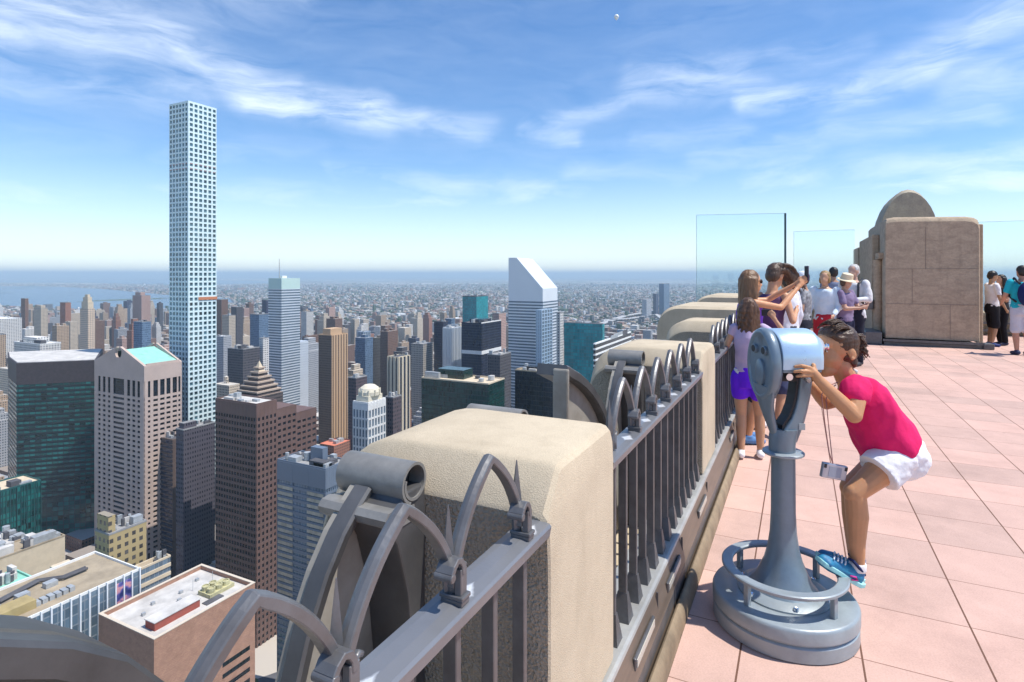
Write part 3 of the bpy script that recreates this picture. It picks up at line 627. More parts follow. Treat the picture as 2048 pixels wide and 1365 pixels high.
# --- ground, river, roads
def groundmat():
    m, nt, N, L, b = _nt('city_ground'); g = N.new('ShaderNodeNewGeometry'); M = lambda *a, **k: mnode(N, L, *a, **k)
    v = N.new('ShaderNodeTexVoronoi'); v.inputs['Scale'].default_value = 1/32; L.new(g.outputs['Position'], v.inputs['Vector'])
    wn = N.new('ShaderNodeTexWhiteNoise'); L.new(v.outputs['Color'], wn.inputs['Vector'])
    cr = N.new('ShaderNodeValToRGB'); cr.color_ramp.interpolation = 'CONSTANT'; e = cr.color_ramp.elements
    e[0].position = 0; e[0].color = (.10,.10,.11,1); e[1].position = .22; e[1].color = (.24,.19,.16,1)
    for p, c in ((.36,(.05,.085,.035,1)),(.58,(.30,.29,.28,1)),(.70,(.26,.14,.11,1)),(.80,(.42,.38,.33,1)),(.90,(.66,.64,.62,1))): q = e.new(p); q.color = c
    L.new(wn.outputs['Value'], cr.inputs[0])
    n1 = N.new('ShaderNodeTexNoise'); n1.inputs['Scale'].default_value = .0011; n1.inputs['Detail'].default_value = 9; n1.inputs['Roughness'].default_value = .65; L.new(g.outputs['Position'], n1.inputs['Vector'])
    mr = N.new('ShaderNodeMapRange'); L.new(n1.outputs[0], mr.inputs[0]); mr.inputs[1].default_value = .53; mr.inputs[2].default_value = .60
    mx = N.new('ShaderNodeMix'); mx.data_type = 'RGBA'; L.new(mr.outputs[0], mx.inputs['Factor']); L.new(cr.outputs[0], mx.inputs['A']); mx.inputs['B'].default_value = (.05,.085,.04,1)
    n2 = N.new('ShaderNodeTexNoise'); n2.inputs['Scale'].default_value = .00016; n2.inputs['Detail'].default_value = 7; L.new(g.outputs['Position'], n2.inputs['Vector'])
    mr2 = N.new('ShaderNodeMapRange'); L.new(n2.outputs[0], mr2.inputs[0]); mr2.inputs[1].default_value = .4; mr2.inputs[2].default_value = .6; mr2.inputs[3].default_value = .7; mr2.inputs[4].default_value = 1.7
    s = N.new('ShaderNodeVectorMath'); s.operation = 'SCALE'; L.new(mx.outputs['Result'], s.inputs[0]); L.new(mr2.outputs[0], s.inputs['Scale'])
    L.new(s.outputs[0], b.inputs['Base Color']); b.inputs['Roughness'].default_value = .95; b.inputs['Specular IOR Level'].default_value = .1; return m
b = MB(); S_ = 60000; b.add([(-4000,-S_,G),(S_,-S_,G),(S_,S_,G),(-4000,S_,G)], [(0,1,2,3)]); structure(b.obj('ground', groundmat()))
def watermat():
    m, nt, N, L, b = _nt('river_water'); b.inputs['Base Color'].default_value = (.025,.07,.13,1); b.inputs['Roughness'].default_value = .25; b.inputs['Specular IOR Level'].default_value = .5
    g = N.new('ShaderNodeNewGeometry'); n = N.new('ShaderNodeTexNoise'); n.inputs['Scale'].default_value = .08; n.inputs['Detail'].default_value = 4; L.new(g.outputs['Position'], n.inputs['Vector'])
    bp = N.new('ShaderNodeBump'); bp.inputs['Strength'].default_value = .4; bp.inputs['Distance'].default_value = 1; L.new(n.outputs[0], bp.inputs['Height']); L.new(bp.outputs[0], b.inputs['Normal']); return m
m_water = watermat()
def gp(x, y, z=G): D = (EYE-z)*F/(y-CY); return (*at(x, D), z)
WATER = []
def water(pts, dz=1.2):
    b = MB(); q = [gp(x, y, G+dz) for x, y in pts]; WATER.append(pts); b.add(q, [tuple(range(len(q)))]); structure(b.obj('river', m_water))
water([(-500,612),(-500,580),(-120,574),(90,573),(200,578),(330,590),(460,597),(470,606),(340,622),(250,628),(120,618),(0,613)])
water([(-500,566),(-500,561),(100,560.5),(330,559),(430,561),(560,563),(560,566),(430,570),(330,570),(150,565.5)])
water([(430,556),(-500,556.5),(-500,554.5),(300,554),(620,554.5),(620,556)])
def inwater(x, y):
    for poly in WATER:
        c = False; n = len(poly)
        for i in range(n):
            (xa, ya), (xb, yb) = poly[i], poly[i-1]
            if (ya > y) != (yb > y) and x < (xb-xa)*(y-ya)/(yb-ya)+xa: c = not c
        if c: return True
    return False
b = MB()
for pts in (((1190,652),(1250,632),(1330,618),(1420,612)), ((1205,641),(1262,637),(1312,629),(1330,641),(1420,648))):
    q = [gp(x, y, G+22) for x, y in pts]; b.tube(q, 1, sec=[(-16,-1.5),(16,-1.5),(16,1.5),(-16,1.5)], up=(0,0,1))
    for i in range(len(q)-1):
        for k in range(9):
            p = Vector(q[i]).lerp(Vector(q[i+1]), k/9); b.box((p.x-3, p.y-3, G), (p.x+3, p.y+3, p.z-1.6))
tag(b.obj('viaduct', mat('concrete_viaduct', (.42,.42,.42), .9)), 'long grey elevated roadway winding through the distant low city on the right', 'viaduct')
b = MB(); r = random.Random(5)
for (x, y) in ((-60,588),(60,577),(250,600)):
    p = gp(x, y, G+1.2); b.prism([(p[0]+math.cos(a)*r.uniform(120,260)*2.2, p[1]+math.sin(a)*r.uniform(90,150)*1.2) for a in [i/14*6.283 for i in range(14)]], G, G+3)
structure(b.obj('river_islands', mat('island_green', (.07,.10,.05), .95, var=.3, vs=.01)))

# --- far low-rise districts beyond the river: past counting, one mass
r = random.Random(11); np.random.seed(3)
LOWCOL = [((.52,.50,.47),.13), ((.33,.31,.29),.17), ((.30,.17,.13),.17), ((.42,.33,.25),.17), ((.11,.11,.12),.11), ((.05,.085,.04),.21), ((.72,.72,.73),.04)]
ms = [mat('low_rise_%s' % n_, c, .9, var=.15, vs=.02) for n_, (c, _) in zip(('pale','grey','brick','tan','dark','green','white'), LOWCOL)]
b = MB(); cnt = 0
while cnt < 40000:
    D = 2300*math.exp(r.random()*1.95); x = r.uniform(-250, 2300); y = CY+(EYE-G)*F/D
    if D < 3300 and x < 420: continue
    if inwater(x, y): continue
    X, Y = at(x, D); X = round(X/23)*23+r.uniform(-3,3); Y = round(Y/30)*30+r.uniform(-4,4)
    kx, ky, hgt = r.uniform(5, 14), r.uniform(5, 13), r.uniform(5, 15)*(1 if r.random() < .93 else r.uniform(1.5, 3.5))
    if D > 8000: kx *= 1.6; ky *= 1.6
    if r.random() < .05: kx *= 3; ky *= 2.2
    u = r.random(); k = 0
    while u > LOWCOL[k][1] and k < 6: u -= LOWCOL[k][1]; k += 1
    b.box((X-kx, Y-ky, G), (X+kx, Y+ky, G+hgt), k); cnt += 1
tag(b.obj('low_rise_district', ms), 'speckled mass of low houses and trees stretching beyond the river to the hazy horizon', 'district', kind='stuff')

# --- middle distance: towers one can tell apart, then the low blocks between them as a mass
LM = [(110,'the green-black tower'),(176,'the tan stone tower'),(275,'the gabled tower'),(386,'the pencil tower'),(515,'the pyramid roof'),(570,'the mast tower'),(666,'the ribbed tan tower'),(738,'the crowned tower'),
      (797,'the striped slab'),(905,'the silver ribbed tower'),(962,'the navy block'),(1066,'the slant-topped tower'),(1168,'the bright teal slab'),(1328,'the lone skyscraper')]
cells = []; r = random.Random(21)
for i in range(0, 32):
    for j in range(-8, 56):
        X = 330 + i*52 + r.uniform(-12, 12); Y = -300 + j*68 + r.uniform(-14, 14)
        D = FWX*X+FWY*Y; lat = FWY*X-FWX*Y
        if D < 560: continue
        x = CX+F*lat/D
        if x < -120 or x > 1430: continue
        if inwater(x, CY+(EYE-G)*F/D): continue
        w, l = r.uniform(12, 30), r.uniform(14, 34)
        if any(X < a+d+6 and X+l > a-6 and Y < b_+c_+6 and Y+w > b_-6 for a, b_, c_, d in FOOT): continue
        u = r.random()
        hgt = r.uniform(18, 50) if u < .50 else r.uniform(45, 95) if u < .78 else r.uniform(85, 155)
        if D < 900: hgt = min(hgt, 120)
        if X > 1500: hgt *= .8
        if x > 1150: hgt *= .6
        cells.append((X, Y, w, l, hgt, D, x))
vis = sorted([c for c in cells if c[4] > 52], key=lambda c: -(c[4]-30)*c[2]/c[5]**2)[:268]
vset = set(id(c) for c in vis); used = {}
names = list(WM); wts = [5,3,3.5,3,3,4,1.3,1.6,2.5,1.6]
LAB = []
for c in vis:
    X, Y, w, l, hgt, D, x = c
    col = r.choices(names, wts)[0]; top = r.choice(['flat roof', 'roof hut', 'set-back top', 'water tank', 'twin roof huts'])
    b = MB(); b.box((0, 0, 0), (l, w, hgt))
    if top == 'roof hut': b.box((l*.3, w*.25, hgt), (l*.7, w*.7, hgt+5))
    elif top == 'twin roof huts': b.box((l*.1, w*.3, hgt), (l*.35, w*.7, hgt+5)); b.box((l*.6, w*.3, hgt), (l*.85, w*.7, hgt+4))
    elif top == 'set-back top': b.box((l*.12, w*.12, hgt), (l*.88, w*.88, hgt+hgt*.09)); b.box((l*.25, w*.25, hgt+hgt*.09), (l*.75, w*.75, hgt*1.16))
    elif top == 'water tank':
        for sx in (.55, .7):
            for sy in (.55, .7): b.box((l*sx-.3, w*sy-.3, hgt), (l*sx+.3, w*sy+.3, hgt+4))
        b.lathe([(2.6, hgt+4), (2.6, hgt+8), (.2, hgt+9.6)], (l*.625, w*.625, 0), 10)
    else: b.box((l*.05, w*.05, hgt), (l*.95, w*.12, hgt+1.2)); b.box((l*.1, w*.5, hgt), (l*.3, w*.8, hgt+2))
    o = b.obj('apartment_tower', WM[col]); o.location = (X, Y, G)
    size = 'tall' if hgt > 105 else 'middling' if hgt > 75 else 'squat'
    sl_ = ' slim' if l < 22 and w < 24 else ' broad' if l > 29 else ''
    lx, ln = min(LM, key=lambda q: abs(q[0]-x)); side = 'left of' if x < lx-14 else 'right of' if x > lx+14 else 'behind'
    dist = 'far' if D > 1700 else 'mid-distance' if D > 1050 else 'near'
    LAB.append([o, f'{size}{sl_} {dist} {col} tower, {top}, {side} {ln}', x, D])
groups = {}
for q in LAB: groups.setdefault(q[1], []).append(q)
for lab, qs in groups.items():
    qs.sort(key=lambda q: q[2])
    for k, q in enumerate(qs):
        s = lab
        if len(qs) == 2: s = ('leftmost ' if k == 0 else 'rightmost ')+lab
        elif len(qs) > 2: s = ('leftmost ', 'rightmost ')[k > 0]+lab if k in (0, len(qs)-1) else 'in-between '+lab
        tag(q[0], s, 'tower', 'apartment towers in the middle distance')
b = MB(); mk = list(WM.values())
for c in cells:
    if id(c) in vset: continue
    X, Y, w, l, hgt, D, x = c; b.k = r.choices(range(len(names)), wts)[0]; b.box((X, Y, G), (X+l, Y+w, G+min(hgt, 75)))
r = random.Random(77); n_ = 0
for _ in range(12000):                                         # rows of town houses and low blocks between the towers
    D = r.uniform(420, 2600); x = r.uniform(-150, 1430); X, Y = at(x, D)
    if inwater(x, CY+(EYE-G)*F/D): continue
    kx, ky = r.uniform(8, 22), r.uniform(7, 16)
    if any(X-kx < a+d+2 and X+kx > a-2 and Y-ky < b_+c_+2 and Y+ky > b_-2 for a, b_, c_, d in FOOT): continue
    b.k = r.choices(range(len(names)), wts)[0]; b.box((X-kx, Y-ky, G), (X+kx, Y+ky, G+r.uniform(12, 34))); n_ += 1
    if n_ > 3800: break
tag(b.obj('low_block_mass', mk), 'jumble of low city blocks and rooftops filling the ground between the towers', 'city blocks', kind='stuff')
# small white balloon high up
d = pxdir(1233, 35); p = Vector((0, 0, EYE))+d*160
b = MB(); rad = 0.62; b.lathe([(.02,-.82),(.09,-.74),(.02,-.70),(.12,-.66),(.34,-.45),(.55,-.12),(.62,.14),(.52,.42),(.3,.6),(.01,.68)], (0,0,0), 20)
o = b.obj('balloon', mat('white_balloon', (.85,.85,.85), .4, var=.02), smooth=True); o.location = p; tag(o, 'tiny white balloon drifting high in the blue sky', 'balloon')
# ------------------------------------------------------------------ terrace, parapet, fence
def stonemat(name, col, bump=.5, bs=90, stain=(.40,.33,.22), rough=.9, streak=False):
    m, nt, N, L, b = _nt(name); M = lambda *a, **k: mnode(N, L, *a, **k)
    g = N.new('ShaderNodeNewGeometry'); P = g.outputs['Position']
    n = N.new('ShaderNodeTexNoise'); n.inputs['Scale'].default_value = 2.6; n.inputs['Detail'].default_value = 11; n.inputs['Roughness'].default_value = .7; L.new(P, n.inputs['Vector'])
    n2 = N.new('ShaderNodeTexNoise'); n2.inputs['Scale'].default_value = bs; n2.inputs['Detail'].default_value = 4; L.new(P, n2.inputs['Vector'])
    if streak:
        mp = N.new('ShaderNodeMapping'); mp.inputs['Scale'].default_value = (1.2, 1.2, 2.6); L.new(P, mp.inputs[0]); L.new(mp.outputs[0], n.inputs['Vector']); n.inputs['Scale'].default_value = 2.6; n.inputs['Distortion'].default_value = .8
    n3 = N.new('ShaderNodeTexVoronoi'); n3.inputs['Scale'].default_value = bs*1.3; L.new(P, n3.inputs['Vector'])
    mr = N.new('ShaderNodeMapRange'); L.new(n.outputs[0], mr.inputs[0]); mr.inputs[1].default_value = .36; mr.inputs[2].default_value = .66
    ms = N.new('ShaderNodeMapping'); ms.inputs['Scale'].default_value = (9, 9, .8); L.new(P, ms.inputs[0]); n4 = N.new('ShaderNodeTexNoise'); n4.inputs['Scale'].default_value = 1; n4.inputs['Detail'].default_value = 6; L.new(ms.outputs[0], n4.inputs['Vector'])
    ds = N.new('ShaderNodeMapRange'); L.new(n4.outputs[0], ds.inputs[0]); ds.inputs[1].default_value = .55; ds.inputs[2].default_value = .75; ds.inputs[4].default_value = .35
    mx = N.new('ShaderNodeMix'); mx.data_type = 'RGBA'; L.new(M('ADD', M('MULTIPLY', mr.outputs[0], .62), ds.outputs[0]), mx.inputs['Factor']); mx.inputs['A'].default_value = (*col, 1); mx.inputs['B'].default_value = (*stain, 1)
    s = N.new('ShaderNodeVectorMath'); s.operation = 'SCALE'; L.new(mx.outputs['Result'], s.inputs[0]); L.new(M('ADD', .8, M('MULTIPLY', n2.outputs[0], .4)), s.inputs['Scale'])
    L.new(s.outputs[0], b.inputs['Base Color']); b.inputs['Roughness'].default_value = rough; b.inputs['Specular IOR Level'].default_value = .25
    bp = N.new('ShaderNodeBump'); bp.inputs['Strength'].default_value = bump; bp.inputs['Distance'].default_value = .012
    L.new(M('ADD', n2.outputs[0], M('MULTIPLY', n3.outputs['Distance'], .6)), bp.inputs['Height']); L.new(bp.outputs[0], b.inputs['Normal'])
    return m
m_lime = stonemat('limestone', (.57,.48,.35), .22, 230, (.40,.33,.235))
m_roughshade = stonemat('rough_shaded_limestone', (.44,.38,.29), .9, 95, (.25,.215,.165))  # rough tooled stone, colour also darkened to imitate shade on the west faces
m_limeblock = stonemat('weathered_limestone', (.50,.39,.275), .45, 24, (.27,.21,.155), streak=True)

def tilemat():
    m, nt, N, L, b = _nt('pink_paver'); M = lambda *a, **k: mnode(N, L, *a, **k)
    g = N.new('ShaderNodeNewGeometry'); sp = N.new('ShaderNodeSeparateXYZ'); L.new(g.outputs['Position'], sp.inputs[0])
    u = M('DIVIDE', M('SUBTRACT', sp.outputs[0], 2.83-47.3), .473); v = M('DIVIDE', M('SUBTRACT', sp.outputs[1], .23-46.5), .465)
    fu, fv = M('FRACT', u), M('FRACT', v)
    jx = M('LESS_THAN', M('MINIMUM', fu, M('SUBTRACT', 1, fu)), .0058); jy = M('LESS_THAN', M('MINIMUM', fv, M('SUBTRACT', 1, fv)), .0085)
    cb = N.new('ShaderNodeCombineXYZ'); L.new(M('FLOOR', u), cb.inputs[0]); L.new(M('FLOOR', v), cb.inputs[1])
    wn = N.new('ShaderNodeTexWhiteNoise'); L.new(cb.outputs[0], wn.inputs['Vector'])
    n = N.new('ShaderNodeTexNoise'); n.inputs['Scale'].default_value = 3.2; n.inputs['Detail'].default_value = 9; n.inputs['Roughness'].default_value = .7; L.new(g.outputs['Position'], n.inputs['Vector'])
    n2 = N.new('ShaderNodeTexNoise'); n2.inputs['Scale'].default_value = 130; n2.inputs['Detail'].default_value = 3; L.new(g.outputs['Position'], n2.inputs['Vector'])
    vo = N.new('ShaderNodeTexVoronoi'); vo.inputs['Scale'].default_value = 3.1; L.new(g.outputs['Position'], vo.inputs['Vector'])
    spot = M('MULTIPLY', M('LESS_THAN', vo.outputs['Distance'], .035), .35)
    s = M('ADD', M('MULTIPLY', M('SUBTRACT', wn.outputs['Value'], .5), .17), M('ADD', M('MULTIPLY', n.outputs[0], .46), M('ADD', .58, M('MULTIPLY', n2.outputs[0], .36))))
    n5 = N.new('ShaderNodeTexNoise'); n5.inputs['Scale'].default_value = .9; n5.inputs['Detail'].default_value = 8; n5.inputs['Roughness'].default_value = .7; L.new(g.outputs['Position'], n5.inputs['Vector'])
    st = N.new('ShaderNodeMapRange'); L.new(n5.outputs[0], st.inputs[0]); st.inputs[1].default_value = .50; st.inputs[2].default_value = .68; st.inputs[3].default_value = 0; st.inputs[4].default_value = .15
    s = M('SUBTRACT', M('SUBTRACT', s, spot), st.outputs[0])
    c = N.new('ShaderNodeMix'); c.data_type = 'RGBA'; L.new(wn.outputs['Value'], c.inputs['Factor']); c.inputs['A'].default_value = (.55,.375,.315,1); c.inputs['B'].default_value = (.58,.375,.31,1)
    sv = N.new('ShaderNodeVectorMath'); sv.operation = 'SCALE'; L.new(c.outputs['Result'], sv.inputs[0]); L.new(s, sv.inputs['Scale'])
    j = N.new('ShaderNodeMix'); j.data_type = 'RGBA'; L.new(M('MAXIMUM', M('MULTIPLY', jx, .8), jy), j.inputs['Factor']); L.new(sv.outputs[0], j.inputs['A']); j.inputs['B'].default_value = (.15,.075,.05,1)
    L.new(j.outputs['Result'], b.inputs['Base Color']); b.inputs['Roughness'].default_value = .75; b.inputs['Specular IOR Level'].default_value = .3
    bp = N.new('ShaderNodeBump'); bp.inputs['Strength'].default_value = .25; bp.inputs['Distance'].default_value = .004
    L.new(M('SUBTRACT', n2.outputs[0], M('MULTIPLY', M('MAXIMUM', jx, jy), 2)), bp.inputs['Height']); L.new(bp.outputs[0], b.inputs['Normal']); return m
b = MB(); b.box((-6, -16, -.12), (21, .474, 0)); structure(b.obj('terrace_floor', tilemat()))

m_curbstone = mat('curb_stone', (.26,.195,.125), .85, var=.35, vs=5, bump=.3, bs=60)
m_bronze = mat('bronze_panel', (.20,.155,.12), .45, .35, var=.25, vs=4, stretch=(.6,6,6))
m_ledge = mat('ledge_metal', (.44,.44,.42), .45, .35, var=.18, vs=5, bump=.05, bs=20)
m_steel = mat('painted_steel', (.175,.18,.19), .4, .4, var=.2, vs=14, bump=.07, bs=70, var2=(.125,.12,.12))
m_iron = mat('dark_iron', (.13,.13,.135), .42, .45, var=.25, vs=12, bump=.05, bs=80)
m_alum = mat('cast_aluminium', (.42,.395,.345), .6, .2, var=.3, vs=3.5, bump=.12, bs=30, var2=(.24,.215,.175))
m_alumid = mat('cast_aluminium_grey', (.25,.242,.225), .5, .3, var=.3, vs=6, bump=.15, bs=40)
m_alumdark = mat('cast_aluminium_dark', (.105,.104,.105), .45, .4, var=.3, vs=4, bump=.1, bs=30)

# kerb along the whole parapet: stone roll, bronze panel, grey ledge
XA, XB = -2.2, 14.6
def along(name, prof, mm, parent=None, x0=XA, x1=XB, smooth=False):
    b = MB(); b.loft([[(x, y, z) for y, z in prof] for x in (x0, x1)]); return b.obj(name, mm, parent, smooth)
kerb = empty('parapet_kerb', (0, 0, 0), 0, 'long low kerb under the fence: tan stone roll, bronze side panel and grey ledge', 'kerb')
roll = [(.475,-.1),(.475,.035),(.478,.06),(.485,.08),(.494,.093),(.502,.096),(.510,.092),(.516,.08),(.520,.06),(.520,-.1)]
along('stone_roll', roll[::-1], m_curbstone, kerb, smooth='auto')
along('bronze_panel', [(.70,-.1),(.70,.282),(.553,.282),(.5235,.150),(.5235,-.1)], m_bronze, kerb)
along('recess_shade', [(.530,.098),(.530,.150),(.5228,.150),(.5205,.098)], m_iron, kerb)  # dark strip painted in for the shade between roll and panel
along('grey_ledge', [(.74,.283),(.74,.297),(.562,.297),(.551,.294),(.548,.283)], m_ledge, kerb)
for x in (2.05, 2.62, 3.5, 5.2, 6.1, 7.4):
    b = MB(); b.box((x, .5275, .19), (x+.30, .54, .235)); o = b.obj('light_fitting', m_iron, kerb, bevel=.004)
    b = MB(); b.box((x+.012, .5245, .198), (x+.288, .5273, .227)); b.obj('lens', mat('lamp_lens', (.5,.48,.42), .25), o)
    b = MB(); b.box((x+.40, .5365, .16), (x+.405, .546, .275)); b.obj('panel_joint', m_iron, kerb)

PIERS = [(-1.24,-.67),(1.36,1.93),(3.95,4.57),(6.55,7.15)]
def pier(x0, x1, label, top=1.11, yN=1.36):
    r = .17; pf = [(.57,.31),(.57,top-.12),(.573,top-.055),(.581,top-.020),(.594,top-.005),(.612,top)]
    pf += [(yN-.26+.0, top)] + [(yN-.26+.26*math.sin(a), top-.22+.22*math.cos(a)) for a in [i/8*math.pi/2 for i in range(1, 9)]] + [(yN,.2),(yN,-3.2),(.741,-3.2),(.741,.31)]
    def ring(x, d, k):
        out = []
        for y, z in pf:
            zz = z-d if z > .5 else z
            yy = y + (k if y < .7 and z > .3 else 0) - (k if y > 1.0 else 0)
            out.append((x, yy, max(zz, z if z < .4 else .5)))
        return out
    b = MB(); n = len(pf)
    rings = [ring(x0, .118, .008), ring(x0+.005, .104, .002), ring(x0+.080, .014, 0), ring(x0+.090, .005, 0), ring(x0+.102, 0, 0), ring(x1-.03, 0, 0), ring(x1-.010, .008, .003), ring(x1-.002, .02, .008), ring(x1, .03, .012)]
    b.loft(rings); b.mi[-2] = 1; o = b.obj('stone_pier', [m_lime, m_roughshade], smooth='auto')
    o.data.set_sharp_from_angle(angle=R(24)); flat_caps(o.data)
    return tag(o, label, 'pier', 'stone piers of the parapet')
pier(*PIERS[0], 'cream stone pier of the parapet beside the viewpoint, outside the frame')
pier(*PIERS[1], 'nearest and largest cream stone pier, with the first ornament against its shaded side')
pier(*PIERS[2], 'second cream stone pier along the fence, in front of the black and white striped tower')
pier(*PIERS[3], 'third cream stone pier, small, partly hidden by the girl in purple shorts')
# larger corner blocks further along
def block(x0, x1, y0, y1, top, label, r=.3):
    pf = [(y0,-.1),(y0,top-.06),(y0+.06,top)] + [(y1-r+r*math.sin(a), top-r+r*math.cos(a)) for a in [i/8*math.pi/2 for i in range(9)]] + [(y1,-3.2),(y0+.3,-3.2)]
    b = MB(); b.loft([[(x, y, z-(.04 if z > .5 else 0)*k) for y, z in pf] for x, k in ((x0,1),(x0+.05,0),(x1-.05,0),(x1,1))]); tag(b.obj('stone_block', m_lime, smooth='auto'), label, 'stone block')
block(8.15, 9.5, .60, 1.80, 1.19, 'wide rounded cream stone block behind the third pier')
block(10.9, 12.4, .60, 1.75, 1.25, 'farthest cream stone block at the end of the parapet')

# ---- fence bays
def bar_section(): return [(-1,-.8),(-.8,-1),(.8,-1),(1,-.8),(1,.55),(0,1.25),(-1,.55)]
def arch_pts(c, z0, ztop, hw, k=14):
    out = []
    def bez(t): a, b_, d = (0, ztop-z0), (hw*.74, (ztop-z0)*.70), (hw, .045); return ((1-t)**2*a[0]+2*t*(1-t)*b_[0]+t*t*d[0], (1-t)**2*a[1]+2*t*(1-t)*b_[1]+t*t*d[1])
    right = [bez(i/k) for i in range(k+1)]
    return [(c-x, z0+z) for x, z in right[::-1]], [(c+x, z0+z) for x, z in right]
RZ = .98; YR = .612
def spotmat():  # grey rail with evenly spaced white spots on its top face
    m, nt, N, L, b = _nt('spotted_rail'); M = lambda *a, **k: mnode(N, L, *a, **k)
    g = N.new('ShaderNodeNewGeometry'); sp = N.new('ShaderNodeSeparateXYZ'); L.new(g.outputs['Position'], sp.inputs[0])
    u = M('ABSOLUTE', M('SUBTRACT', M('FRACT', M('DIVIDE', M('ADD', sp.outputs[0], 100-.955+.30625/2+.007), .305)), .5))
    no = N.new('ShaderNodeTexNoise'); no.inputs['Scale'].default_value = 30; no.inputs['Detail'].default_value = 6; L.new(g.outputs['Position'], no.inputs['Vector'])
    n0 = N.new('ShaderNodeTexNoise'); n0.inputs['Scale'].default_value = 6; n0.inputs['Detail'].default_value = 8; L.new(g.outputs['Position'], n0.inputs['Vector'])
    v = M('ABSOLUTE', M('SUBTRACT', sp.outputs[1], .603))
    d = M('ADD', M('ADD', M('MULTIPLY', u, 1.1), M('MULTIPLY', v, 6)), M('MULTIPLY', M('SUBTRACT', no.outputs[0], .5), .14))
    mr = N.new('ShaderNodeMapRange'); L.new(d, mr.inputs[0]); mr.inputs[1].default_value = .10; mr.inputs[2].default_value = .15; mr.inputs[3].default_value = 1; mr.inputs[4].default_value = 0
    sn = N.new('ShaderNodeSeparateXYZ'); L.new(g.outputs['True Normal'], sn.inputs[0])
    k = M('MULTIPLY', mr.outputs[0], M('GREATER_THAN', sn.outputs[2], .6))
    a = N.new('ShaderNodeMix'); a.data_type = 'RGBA'; L.new(n0.outputs[0], a.inputs['Factor']); a.inputs['A'].default_value = (.15,.155,.17,1); a.inputs['B'].default_value = (.27,.275,.29,1)
    c = N.new('ShaderNodeMix'); c.data_type = 'RGBA'; L.new(k, c.inputs['Factor']); L.new(a.outputs['Result'], c.inputs['A']); c.inputs['B'].default_value = (.72,.73,.74,1)
    L.new(c.outputs['Result'], b.inputs['Base Color']); b.inputs['Metallic'].default_value = .35; b.inputs['Roughness'].default_value = .38
    bp = N.new('ShaderNodeBump'); bp.inputs['Strength'].default_value = .08; bp.inputs['Distance'].default_value = .01; L.new(no.outputs[0], bp.inputs['Height']); L.new(bp.outputs[0], b.inputs['Normal']); return m
m_rail = spotmat()
